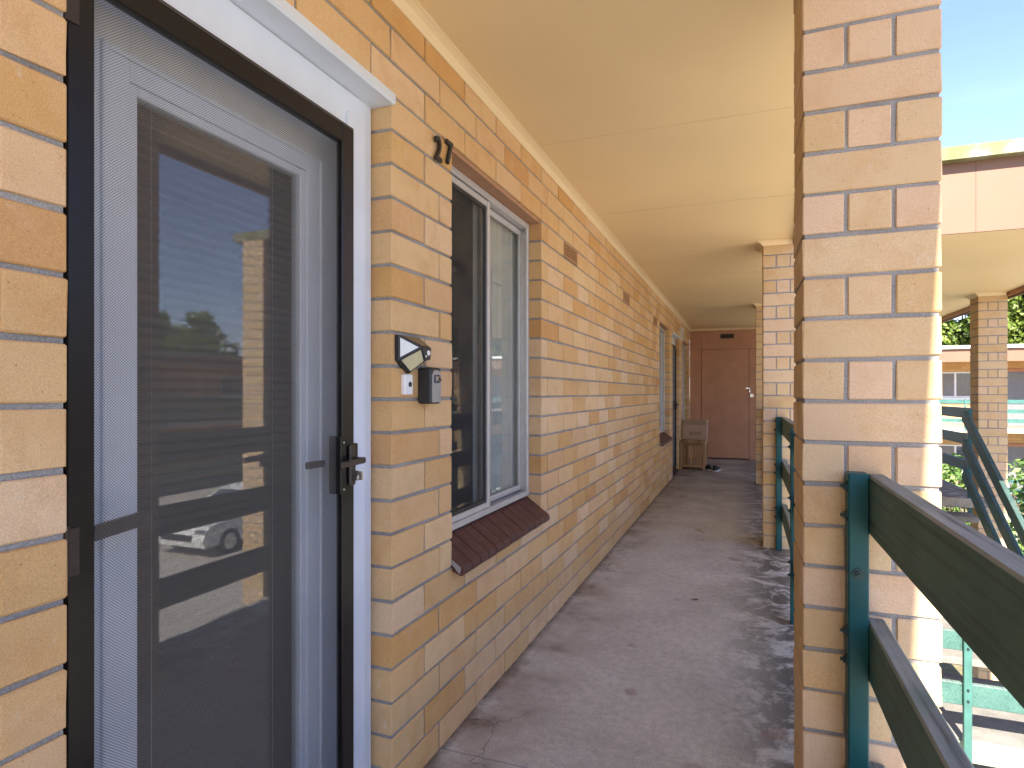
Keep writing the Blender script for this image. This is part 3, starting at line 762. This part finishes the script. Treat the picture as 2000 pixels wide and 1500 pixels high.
def text_mesh(body, size, ext, mat, bev=0.0, sx=1.0):
    cu = bpy.data.curves.new("txt", 'FONT'); cu.body = body; cu.size = size; cu.extrude = ext; cu.bevel_depth = bev; cu.resolution_u = 4
    cu.align_x = 'CENTER'; cu.align_y = 'CENTER'
    o = bpy.data.objects.new("txt", cu); C.objects.link(o)
    dg = bpy.context.evaluated_depsgraph_get()
    me = bpy.data.meshes.new_from_object(o.evaluated_get(dg)); bpy.data.objects.remove(o); bpy.data.curves.remove(cu)
    for v in me.vertices: v.co.x *= sx
    me.materials.clear(); me.materials.append(mat); return me
for ch, yy, zz, lab in (("2", 1.822, 2.030, "black metal house numeral 2 on the brick beside the door"), ("7", 1.902, 2.046, "black metal house numeral 7 beside the window corner")):
    o = bpy.data.objects.new("house_numeral", text_mesh(ch, .114, .004, M['iron'], .0018, .84)); C.objects.link(o)
    o.location = (W+.010, yy, zz); o.rotation_euler = (R(90), 0, R(90)); tag(o, lab, "house number", "house numerals")
# solar light
t = thing("solar_wall_light", "black faceted solar wall light with pale led panels above the doorbell", "wall light", (W, 1.63, 1.33))
F = W+.068
bk = [(W+.012,1.567,1.388),(W+.012,1.694,1.388),(W+.012,1.694,1.325),(W+.012,1.632,1.275),(W+.012,1.567,1.312)]
fq = [(F,1.612,1.352),(F,1.668,1.352),(F,1.662,1.318),(F,1.632,1.312)]
b0 = [(W-.001,p[1],p[2]) for p in bk]
mb = MB().add(b0+bk+fq, [(0,1,2,3,4),(0,1,6,5),(1,2,7,6),(2,3,8,7),(3,4,9,8),(4,0,5,9),(5,6,11,10),(6,7,12,11),(7,8,13,12),(8,9,10,13),(9,5,10),(10,11,12,13)])
part("body", mb, M['rubber'], t)
def inset(mbq, pts, s=.8, lift=.0016):
    p = [Vector(q) for q in pts]; c = sum(p, Vector())/len(p); n = (p[1]-p[0]).cross(p[2]-p[0]).normalized()
    if n.x < 0: n = -n
    q = [c+(x-c)*s+n*lift for x in p]; k = len(q)
    return mbq.add(q+[x-n*lift*1.5 for x in q], [tuple(range(k))]+[(i, (i+1) % k, k+(i+1) % k, k+i) for i in range(k)])
part("led_panel", inset(MB(), [bk[4], bk[0], fq[0]], .76), M['led_w'], t)
part("led_panel", inset(MB(), [bk[3], bk[4], fq[0], fq[3]], .80), M['led_y'], t)
part("led_panel", inset(MB(), [bk[2], bk[3], fq[3], fq[2]], .8), M['led_y'], t)
part("solar_panel", inset(MB(), [bk[0], bk[1], fq[1], fq[0]], .82), M['solar'], t)
s = MB()
for i in range(6):
    a0, a1 = i*math.pi/12, (i+1)*math.pi/12
    s.cyl((F+.005*math.sin(a0),1.650,1.337),(F+.005*math.sin(a1),1.650,1.337), .0085*math.cos(a0), max(.0005,.0085*math.cos(a1)), 12, False)
part("motion_sensor", s, M['plastic'], t, True)
part("indicator", MB().cyl((F-.001,1.634,1.326),(F+.002,1.634,1.326), .003), M['plastic'], t)
# doorbell
t = thing("doorbell", "white doorbell push with dark button below the solar light", "doorbell", (W, 1.625, 1.24))
part("casing", MB().box(W-.002, W+.014, 1.602, 1.650, 1.209, 1.272, .003), M['plastic'], t)
part("button", MB().cyl((W+.0135,1.632,1.241),(W+.0165,1.632,1.241), .0085, .0078, 16), M['rubber'], t)
# key safe
t = thing("key_safe", "black wall key safe with grey face and number dials", "key safe", (W, 1.735, 1.24))
part("body", MB().box(W-.002, W+.048, 1.702, 1.772, 1.180, 1.296, .006), M['rubber'], t)
pr = [(1.708,1.185),(1.766,1.185),(1.766,1.272),(1.758,1.284),(1.748,1.287),(1.726,1.287),(1.716,1.284),(1.708,1.272)]
part("face_plate", MB().prism(pr, 'x', W+.047, W+.0505), M['greyplate'], t)
dl = part("dial_window", MB().box(W+.0505, W+.053, 1.720, 1.754, 1.247, 1.273, .001), M['rubber'], t)
for i in range(4):
    part("dial", MB().cyl((W+.0495,1.7235+.0082*i,1.260),(W+.0495,1.7295+.0082*i,1.260), .011, n=14), M['steel'], t)
nm = text_mesh("16", .016, .0004, M['ink'])
o = inst("dial_digits", nm, t, (W+.0612, 1.737, 1.260), (R(90), 0, R(90)))

# meter box on the far pier
t = thing("meter_box", "small white framed box high on the wall by the end corner", "meter box", (W, 10.2, 2.16))
part("frame", MB().box(W-.002, W+.03, 10.1, 10.12, 2.07, 2.26).box(W-.002, W+.03, 10.28, 10.3, 2.07, 2.26).box(W-.002, W+.0295, 10.12, 10.28, 2.24, 2.26).box(W-.002, W+.0295, 10.12, 10.28, 2.07, 2.09), M['screwhite'], t)
part("cover", MB().box(W-.002, W+.012, 10.12, 10.28, 2.09, 2.24), M['lintel'], t)

# ------------------------------------------------------------------ end wall with cupboard door
E0 = WEND
t = thing("end_wall", "brown painted panel wall with a flush door closing the walkway", "wall", (-.3, E0, 0))
part("panel", MB().box(W, -.772, E0, E0+.05, .0, CZ), M['endwall'], t)
part("panel", MB().box(-.768, .42, E0-.001, E0+.05, 2.022, CZ), M['endwall'], t)
part("panel", MB().box(.064, .42, E0-.0015, E0+.05, .0, 2.017), M['endwall'], t)
part("backing", MB().box(W, .42, E0+.051, E0+.09, 0, CZ), M['dark'], t)
dr = part("door", MB().box(-.763, .057, E0-.002, E0+.04, .022, 2.017), M['endwall'], t)
part("padbolt", MB().box(.00, .075, E0-.016, E0-.002, 1.285, 1.312, .002).box(.064, .085, E0-.03, E0-.016, 1.262, 1.292, .003), M['steel'], dr)
part("padlock", MB().box(.058, .088, E0-.04, E0-.018, 1.222, 1.262, .003), M['steel'], dr)
part("knob", MB().cyl((.105,E0-.002,1.168),(.105,E0-.012,1.168), .034, n=16).cyl((.105,E0-.012,1.168),(.105,E0-.05,1.168), .02, .026, n=16), M['steel'], dr)
v = part("vent", MB().box(-.43, -.20, E0-.012, E0-.0012, 2.215, 2.295, .002), M['ventdark'], t)
for i in range(4): part("louvre", MB().box(-.42, -.21, E0-.018, E0-.012, 2.224+.018*i, 2.231+.018*i), M['dark'], v)

# ------------------------------------------------------------------ bench, box, shoes
t = thing("slatted_bench", "low slatted wooden bench against the wall by the end door", "bench", (-.775, 10.3, 0))
bx0, bx1, by0, by1, bz = -.966, -.588, 9.93, 10.72, .435
for x in (bx0, bx1-.04):
    for y in (by0, by1-.04): part("leg", MB().box(x, x+.04, y, y+.04, 0, bz, .003), M['wood'], t)
for i in range(6): part("top_slat", MB().box(bx0+.0+.0637*i, bx0+.0637*i+.060, by0-.012, by1, bz+.001, bz+.022, .002), M['wood'], t)
for i in range(6): part("slat", MB().box(bx0+.05+.0485*i, bx0+.05+.0485*i+.036, by0+.008, by0+.022, .07, bz-.045, .002), M['wood'], t)
part("rail", MB().box(bx0+.04, bx1-.04, by0+.004, by0+.03, .05, .085, .002), M['wood'], t)
part("rail", MB().box(bx0+.04, bx1-.04, by0+.003, by0+.03, bz-.05, bz-.001, .002), M['wood'], t)
for i in range(11): part("slat", MB().box(bx1-.022, bx1-.008, by0+.055+.0625*i, by0+.055+.0625*i+.045, .07, bz-.045, .002), M['wood'], t)
part("rail", MB().box(bx1-.03, bx1-.004, by0+.04, by1-.04, .05, .085, .002), M['wood'], t)
part("rail", MB().box(bx1-.03, bx1-.003, by0+.04, by1-.04, bz-.05, bz-.001, .002), M['wood'], t)
t = thing("cardboard_box", "brown cardboard box with handling symbols on the wooden bench", "box", (-.77, 10.45, bz+.022))
q0, q1, qy, qz0, qz1 = -.962, -.583, 10.27, bz+.0225, .775
part("carton", MB().box(q0, q1, qy, qy+.36, qz0, qz1, .003), M['card'], t)
part("flap", MB().box(q0+.001, q1-.001, qy-.004, qy-.0005, qz1-.078, qz1+.002), M['tape'], t)
mk_ = MB()
for i in range(3):
    x = q0+.115+.062*i; z = qz0+.075; y = qy-.0015; w = .05
    for a, b, c, d in ((x,x+w,z,z+.003),(x,x+w,z+w-.003,z+w),(x,x+.003,z+.003,z+w-.003),(x+w-.003,x+w,z+.003,z+w-.003)): mk_.box(a, b, y, y+.001, c, d)
    if i == 0:
        for dx in (.012, .028): mk_.box(x+dx, x+dx+.006, y, y+.001, z+.008, z+.034); mk_.add([(x+dx-.004,y,z+.034),(x+dx+.010,y,z+.034),(x+dx+.003,y,z+.043)], [(0,1,2)])
    elif i == 1:
        mk_.add([(x+.010,y,z+.028),(x+.040,y,z+.028),(x+.034,y,z+.040),(x+.016,y,z+.040)], [(0,1,2,3)]); mk_.box(x+.0235, x+.0265, y, y+.001, z+.008, z+.028)
    else:
        mk_.add([(x+.014,y,z+.042),(x+.036,y,z+.042),(x+.029,y,z+.026),(x+.021,y,z+.026)], [(0,1,2,3)]); mk_.box(x+.0235, x+.0265, y, y+.001, z+.013, z+.026); mk_.box(x+.016, x+.034, y, y+.001, z+.009, z+.013)
part("handling_symbol", mk_, M['ink'], t)
def shoe(x, y, rz, label):
    t = thing("shoe", label, "shoe", (x, y, 0), "pair of black shoes", rz=rz)
    # outline sections from heel (y=-.14) to toe (y=.14); the wearer steps away from the wall
    secs = [(-.140,.022,.088),(-.125,.034,.098),(-.09,.039,.094),(-.05,.038,.088),(-.01,.038,.080),(.03,.043,.066),(.07,.047,.055),(.105,.042,.050),(.13,.027,.044),(.142,.008,.036)]
    up, so = MB(), MB(); n = 10; rows = []
    for (yy, w, h) in secs:
        up.v += [(w*math.cos(math.pi*i/(n-1)), yy, .018+(h-.018)*math.sin(math.pi*i/(n-1))**.7) for i in range(n)]
        rows.append((yy, w))
    for s_ in range(len(secs)-1):
        for i in range(n-1):
            if 1 <= s_ <= 3 and 3 <= i <= 5: continue      # foot opening
            up.f.append((s_*n+i, s_*n+i+1, (s_+1)*n+i+1, (s_+1)*n+i)); up.m.append(0)
    up.f.append(tuple(range(n))); up.m.append(0)
    part("upper", up, M['shoe'], t, True)
    pts = [(w+.004, yy) for yy, w in rows]+[(-w-.004, yy) for yy, w in rows[::-1]]
    so.prism(pts, 'z', 0.0, .024); part("sole", so, M['sole'], t)
    part("insole", MB().prism([(w-.006, yy) for yy, w in rows[1:5]]+[(-w+.006, yy) for yy, w in rows[1:5][::-1]], 'z', .024, .05), M['lining'], t)
shoe(-.545, 10.12, R(8), "black shoe with white sole touching the wooden bench")
shoe(-.425, 10.02, R(-10), "black shoe with white sole on the open side of the pair")

# dry leaf on the floor
solo("fallen_leaf", MB().add([(-.30,3.72,.002),(-.285,3.705,.006),(-.262,3.71,.004),(-.255,3.725,.009),(-.28,3.735,.005)], [(0,1,2,3,4)]), M['leafdry'], "small dark dry leaf lying on the concrete walkway", "leaf", (-.28,3.72,0))

# ------------------------------------------------------------------ stair canopy
KX0, KX1, KY0, KY1 = .345, 2.93, 5.25, 12.4
t = thing("stair_canopy", "flat stair canopy with salmon fascia and mossy green gutter", "canopy", (1.6, 8.8, 2.36))
ky = [KY0+.03, 6.79, 7.98, 9.2, 10.4, 11.6, KY1-.03]
for a, b in zip(ky, ky[1:]): part("soffit_panel", MB().box(.42, KX1-.025, a+.0015, b-.0015, CZ+random.uniform(-.0008,.0008), CZ+.008), M['ceil'], t)
part("canopy_deck", MB().box(KX0+.002, KX1-.03, KY0+.03, KY1-.03, CZ+.009, 2.87), M['dark'], t)
xs = [.43, 1.537, 2.60]
for a, b in zip(xs, xs[1:]): part("fascia_sheet", MB().box(a+.001, b-.001, KY0, KY0+.02, 2.365, 2.90), M['fascia'], t)
part("fascia_sheet", MB().box(KX1-.02, KX1, KY0+.03, KY1, 2.33, 2.90), M['fascia'], t)
part("fascia_sheet", MB().box(KX0, KX1-.021, KY1-.02, KY1, 2.365, 2.90), M['fascia'], t)
gp = [(KY0,2.875),(KY0-.085,2.875),(KY0-.092,2.965),(KY0-.078,2.970),(KY0,2.93)]
part("gutter", MB().prism([(p[0], p[1]) for p in gp], 'x', .46, KX1+.08) , M['gutter'], t)
part("gutter", MB().prism([(KX1+.001,2.905),(KX1+.08,2.905),(KX1+.085,2.966),(KX1+.001,2.93)], 'y', KY0-.002, KY1), M['gutter'], t)
part("edge_trim", MB().box(KX1-.045, KX1-.0205, KY0+.03, KY1-.03, 2.355, CZ), M['endwall'], t)
part("cornice", MB().sweep([(2.87,8.7995),(2.5995,8.7995),(2.5995,9.087),(2.87,9.087)], [(0,-1),(-1,-1),(-1,1),(0,1)], scot, CZ), M['cornice'], t)

# ------------------------------------------------------------------ staircase
t = thing("staircase", "open concrete stair with half landing below the canopy", "staircase", (1.6, 7.5, -2.7))
part("landing", MB().box(.421, 2.60, 8.50, 12.3, -.11, -.002, .006), M['floor'], t)
part("landing_edge", MB().box(1.45, 2.45, 8.46, 8.499, -.115, -.004, .01), M['slabedge'], t)
HL = -1.35
part("half_landing", MB().box(.5, 2.60, 5.42, 6.62, HL-.14, HL, .004), M['step'], t)
part("slab_fascia", MB().box(.5, 2.60, 5.40, 5.418, HL-.16, HL-.012), M['palegreen'], t)
nr = 8; rise = -HL/nr; go = (8.48-6.62)/(nr-1)
for i in range(1, nr):
    yb = 8.48-go*(i-1); z = -rise*i
    part("tread", MB().box(1.47, 2.43, yb-go-.035, yb+.01, z-.065, z, .008), M['step'], t)
for i in range(1, nr+1):
    ya = 6.62+go*(i-1); z = HL-rise*i
    if i < nr: part("tread", MB().box(.5, 1.40, ya-.01, ya+go+.035, z-.065, z, .008), M['step'], t)
for x in (1.62, 2.24):
    part("stringer", MB().bar((x, 8.49, -.25), (x, 6.55, HL-.16), .06, .18), M['stair_steel'], t)
for x in (.65, 1.22):
    part("stringer", MB().bar((x, 6.60, HL-.25), (x, 8.55, -2.72), .06, .18), M['stair_steel'], t)
sl = rise/go
r = thing("stair_handrail", "three dark green rails descending beside the stair", "handrail", (2.4, 7.5, -1.35))
for a, b in RZ:
    zc = (a+b)/2
    part("rail", MB().bar((2.385, 8.52, zc), (2.385, 6.50, zc-(8.52-6.50)*sl), .045, .135, c=.004), M['raildark'], r)
for y in (8.50, 6.56):
    part("post", MB().box(2.41, 2.45, y-.02, y+.02, -.2-(8.5-y)*sl, 1.03-(8.5-y)*sl, .003), M['post'], r)
r = thing("landing_railing", "dark green railing along the outer side of the stair landing", "railing", (2.66, 10.7, 0))
for a, b in RZ: part("rail", MB().box(2.64, 2.68, 9.09, 12.28, a, b, .004), M['raildark'], r)
for y in (10.7, 12.24): part("post", MB().box(2.60, 2.638, y-.02, y+.02, -.15, 1.03, .003), M['post'], r)
r = thing("half_landing_railing", "sunlit green railing with post across the half landing below", "railing", (1.5, 5.38, HL))
for zt, h in ((-.165, .135), (-.535, .14), (-.915, .16)):
    part("rail", MB().box(.5, 2.597, 5.352, 5.396, zt-h, zt, .004), M['railteal'], r)
for x in (.55, 1.484, 2.5):
    p = part("post", MB().box(x, x+.05, 5.312, 5.351, HL-.5, -.15, .003), M['stair_steel'], r)
    for zt in (-.165, -.535, -.915):
        for q in (.03, .11): part("bolt", hexbolt(MB(), (x+.025, 5.312, zt-q), (0,-1,0), .007), M['bolt'], p)

# ------------------------------------------------------------------ distant apartment wings
def wing(label, loc, rz, L, wins, doors, gut):
    t = thing("apartment_building", label, "building", loc, rz=rz)
    B = -1.6                                            # balcony edge
    w = MB(); w.box(0, L, 0, 8, -2.7, 2.7)
    part("wall", w, M['texbrick'], t)
    part("soffit", MB().box(-.3, L+.3, B, -.002, 2.36, 2.40), M['ceil'], t)
    part("fascia", MB().box(-.3, L+.3, B-.03, B-.002, 2.30, 2.74), M['fascia'], t)
    part("gutter", MB().box(-.35, L+.35, B-.13, B-.031, 2.75, 2.86), gut, t)
    part("roof", MB().box(-.3, L+.3, B, 8.3, 2.76, 2.85), M['fascia'], t)
    part("balcony_slab", MB().box(-.3, L+.3, B, -.002, -.16, 0), M['slabedge'], t)
    for z0, nm in ((0, 0), (-2.7, 1)):
        for (x0, x1) in wins:
            wd = part("window", MB().box(x0, x1, -.02, -.003, z0+1.05, z0+1.99).box(x0-.05, x1+.05, -.10, -.004, z0+.97, z0+1.04), M['gutterw'], t)
            m_ = (x0+x1)/2-.05
            part("pane", MB().box(m_+.05, x1-.05, -.028, -.021, z0+1.10, z0+1.94), M['carglass'], wd)
            part("screen", MB().box(x0+.05, m_-.02, -.026, -.021, z0+1.10, z0+1.94), M['doorgrey'], wd)
            g = MB(); n = 9; ww = m_-.02-x0-.05
            for i in range(-8, n):
                for sgn in (1, -1):
                    xa, za = x0+.05+ww*i/n*1.0, 0; xb, zb = xa+.84, .84
                    lo = max(0, (x0+.05-xa)/.84); hi = min(1, (m_-.02-xa)/.84)
                    if hi <= lo: continue
                    pa = (xa+.84*lo, .84*lo); pb = (xa+.84*hi, .84*hi)
                    f_ = (lambda z: z) if sgn > 0 else (lambda z: .84-z)
                    g.bar((pa[0], -.032-.003*(sgn > 0), z0+1.10+f_(pa[1])), (pb[0], -.032-.003*(sgn > 0), z0+1.10+f_(pb[1])), .006, .006, up=(0,1,0))
            part("grille", g, M['grille'], wd)
        for (x0, x1) in doors:
            d = part("door", MB().box(x0, x0+.1, -.06, -.003, z0, z0+2.08).box(x1-.1, x1, -.06, -.003, z0, z0+2.08).box(x0+.1, x1-.1, -.06, -.003, z0+1.98, z0+2.08), M['winred'], t)
            part("screen", MB().box(x0+.1, x1-.1, -.03, -.004, z0+.02, z0+1.98), M['doorgrey'], d)
        for zt in (.98, .65, .32):
            part("balcony_rail", MB().box(-.3, L+.3, B+.02, B+.06, z0+zt-.13, z0+zt), M['stair_steel'], t)
        x = .1
        while x < L+.3:
            part("balcony_post", MB().box(x, x+.05, B-.022, B+.018, z0-.1 if z0 == 0 else z0, z0+1.0), M['stair_steel'], t); x += 1.75
    x = -.1
    while x < L+.3:
        part("pillar", MB().box(x-.14, x+.14, B+.07, B+.36, -2.7, 2.358), M['texbrick'], t); x += 7.0
    return t
M['carglass'] = plain("dark_reflective_glass", (0.06,0.075,0.09), 0.05)
wing("two storey brick apartment block with white gutter beyond the stair", (3.5, 27.0, 0), 0, 22, [(3.2,4.4),(7.6,9.0),(14,15.4)], [(5.15,6.05),(10.6,11.5)], M['gutterw'])
wing("brick apartment block across the driveway mirrored in the door glass", (20.5, 26.0, 0), R(-90), 24, [(3,4.4),(8,9.4),(14,15.4)], [(5.2,6.1),(11,11.9)], M['gutter'])

# ------------------------------------------------------------------ car on the driveway
def car(label, x, y):
    t = thing("parked_car", label, "car", (x, y, -2.744), rz=R(0))
    # local: nose towards -y
    prof = [(-2.1,.28),(-2.14,.45),(-2.08,.66),(-1.95,.76),(-1.0,.92),(-.25,1.38),(.2,1.46),(1.0,1.44),(1.75,1.05),(2.12,.98),(2.18,.6),(2.12,.28)]
    n = len(prof); b = MB()
    for (s_, ins) in ((-1, 0), (1, 0)):
        b.v += [(s_*(.86 if z < .95 else .86-.30*(z-.95)/.5), yy, z) for yy, z in prof]
    b.f += [tuple(range(n)), tuple(range(n, 2*n))[::-1]]+[(i, (i+1) % n, n+(i+1) % n, n+i) for i in range(n)]; b.m += [0]*(n+2)
    part("body", b, M['carpaint'], t)
    for s_ in (-1, 1):
        part("side_window", MB().add([(s_*(.868-.30*(z-.95)/.5), yy, z) for yy, z in ((-.85,.97),(-.2,1.33),(.2,1.40),(.95,1.38),(1.55,1.05),(1.5,.97))], [(0,1,2,3,4,5)]), M['carglass'], t)
    part("windscreen", MB().add([(-.70,-.97,.945),(.70,-.97,.945),(.56,-.28,1.37),(-.56,-.28,1.37)], [(0,1,2,3)]), M['carglass'], t)
    for s_ in (-1, 1):
        for yy in (-1.35, 1.35):
            w = part("wheel", MB().cyl((s_*.70,yy,.31),(s_*.885,yy,.31), .31, n=24), M['tyre'], t)
            part("rim", MB().cyl((s_*.884,yy,.31),(s_*.892,yy,.31), .20, .18, n=20), M['rim'], w)
        part("headlight", MB().box(s_*.70-.15, s_*.70+.15, -2.12, -2.02, .60, .70, .02), M['chrome'], t)
        part("tail_light", MB().box(s_*.72-.13, s_*.72+.13, 2.10, 2.19, .75, .9, .02), M['redlamp'], t)
        part("mirror", MB().box(s_*.95-.08, s_*.95+.08, -.72, -.60, .95, 1.06, .02), M['carpaint'], t)
    part("grille", MB().box(-.5, .5, -2.155, -2.09, .42, .56, .01), M['rubber'], t)
car("white parked car on the driveway mirrored in the door glass", 10.5, 12.9)

# ------------------------------------------------------------------ trees and shrubs
def leaves(mb, c, rad, n, size, rnd, shell=.45, flat=1.0):
    for _ in range(n):
        d = Vector((rnd.gauss(0,1), rnd.gauss(0,1), rnd.gauss(0,1))).normalized()
        r_ = shell+(1-shell)*rnd.random()
        p = Vector(c)+Vector((d.x*rad[0], d.y*rad[1], d.z*rad[2]))*r_
        nrm = (d*.8+Vector((rnd.uniform(-1,1), rnd.uniform(-1,1), rnd.uniform(-.3,1)))).normalized()
        a = nrm.orthogonal().normalized(); a.rotate(Matrix.Rotation(rnd.uniform(0,6.28), 3, nrm)); b = nrm.cross(a)
        s_ = size*rnd.uniform(.6,1.3)
        mb.add([p-a*s_*.5, p+b*s_*.32, p+a*s_*.55+nrm*s_*.1, p-b*s_*.32], [(0,1,2,3)])
def tree(label, x, y, h, rad, leafm, clumps, per, size, seed, tr=.18, low=.3):
    rnd = random.Random(seed); base = (x, y, -2.75)
    t = thing("leafy_tree", label, "tree", base, "trees beyond the roofs")
    tk = MB(); top = Vector((x+rnd.uniform(-.3,.3), y, -2.75+h*.8))
    tk.tube([Vector(base), Vector((x+.1, y, -2.75+h*.3)), Vector((x-.1, y+.1, -2.75+h*.55)), top], [tr, tr*.8, tr*.5, tr*.15], 9)
    cr_ = MB()
    for i in range(clumps):
        u = rnd.random(); zz = -2.75+h*(low+(1-low)*u)
        R_ = rad*math.sin(math.pi*min(.97, .12+.8*(1-u)*.9+.05))**.7
        a = rnd.uniform(0, 6.28); q = rnd.uniform(.35, 1)
        c = Vector((x+math.cos(a)*R_*q, y+math.sin(a)*R_*q, zz))
        tk.cyl(Vector((x, y, zz-h*.08)), c, tr*.22, tr*.06, 5)
        k = rad*rnd.uniform(.20,.36)
        leaves(cr_, c, (k*1.15, k*1.15, k*.8), per, size, rnd)
    part("trunk", tk, M['trunk'], t)
    o = part("crown", cr_, leafm, t)
    return t
tree("bright green conifer behind the far block beside the utility pole", 11.8, 42, 11.2, 3.6, M['leafpine'], 90, 330, .30, 3)
tree("tall green conifer above the far roof beyond the canopy column", 16.6, 42, 13.5, 4.6, M['leafpine'], 110, 330, .32, 4)
tree("dry brown leafed tree standing before the tall conifer", 17.6, 38.5, 8.6, 2.2, M['leafdry'], 26, 150, .22, 5)
tree("spreading green tree across the driveway mirrored in the door glass", 37, 33, 9.3, 3.6, M['leafpine'], 40, 200, .42, 6)
tree("rounded green tree past the mirrored block", 30, 46, 9.0, 4.0, M['leafpine'], 40, 200, .42, 8)
def shrub(label, c, rad, n, size, seed):
    rnd = random.Random(seed); t = thing("leafy_shrub", label, "shrub", (c[0], c[1], -2.75), "garden shrubs below the landing")
    st = MB()
    for i in range(9):
        a = rnd.uniform(0, 6.28); q = rnd.uniform(.2,.8)
        st.tube([Vector((c[0]+.1*math.cos(a), c[1]+.1*math.sin(a), -2.75)), Vector((c[0]+rad[0]*q*.5*math.cos(a), c[1]+rad[1]*q*.5*math.sin(a), c[2]-.4)), Vector((c[0]+rad[0]*q*math.cos(a), c[1]+rad[1]*q*math.sin(a), c[2]+rad[2]*.5))], [.02,.014,.004], 5)
    part("stem", st, M['trunk'], t)
    lv = MB(); 
    for i in range(26):
        d = Vector((rnd.gauss(0,1), rnd.gauss(0,1), rnd.gauss(0,1))).normalized()*rnd.uniform(.35,.95)
        cc = (c[0]+d.x*rad[0], c[1]+d.y*rad[1], c[2]+d.z*rad[2]); k = min(rad)*rnd.uniform(.3,.5)
        leaves(lv, cc, (k,k,k), n//26, size, rnd, .3)
    part("foliage", lv, M['leafivy'], t)
shrub("leafy green shrub climbing past the canopy column", (4.45, 11.8, -1.0), (1.0, 1.2, 1.75), 5600, .10, 11)
shrub("small leafy shrub seen under the landing railing", (3.75, 13.6, -.9), (.55, .7, 1.25), 2300, .10, 12)
shrub("leafy shrub lower beside the descending stair", (3.9, 9.3, -1.9), (.6, 1.2, 1.0), 3000, .09, 13)
# utility pole
t = thing("utility_pole", "pale utility pole with crossarm rising behind the far roof", "pole", (12.3, 39.0, -2.75))
part("mast", MB().cyl((12.3,39,-2.75),(12.3,39,6.3), .14, .10, 12), M['polegrey'], t)
part("crossarm", MB().box(10.9, 12.9, 38.94, 39.06, 6.05, 6.17), M['polegrey'], t)
for x in (11.0, 11.6, 12.7): part("insulator", MB().cyl((x,39,6.17),(x,39,6.36), .05, .035, 8), M['gutterw'], t)
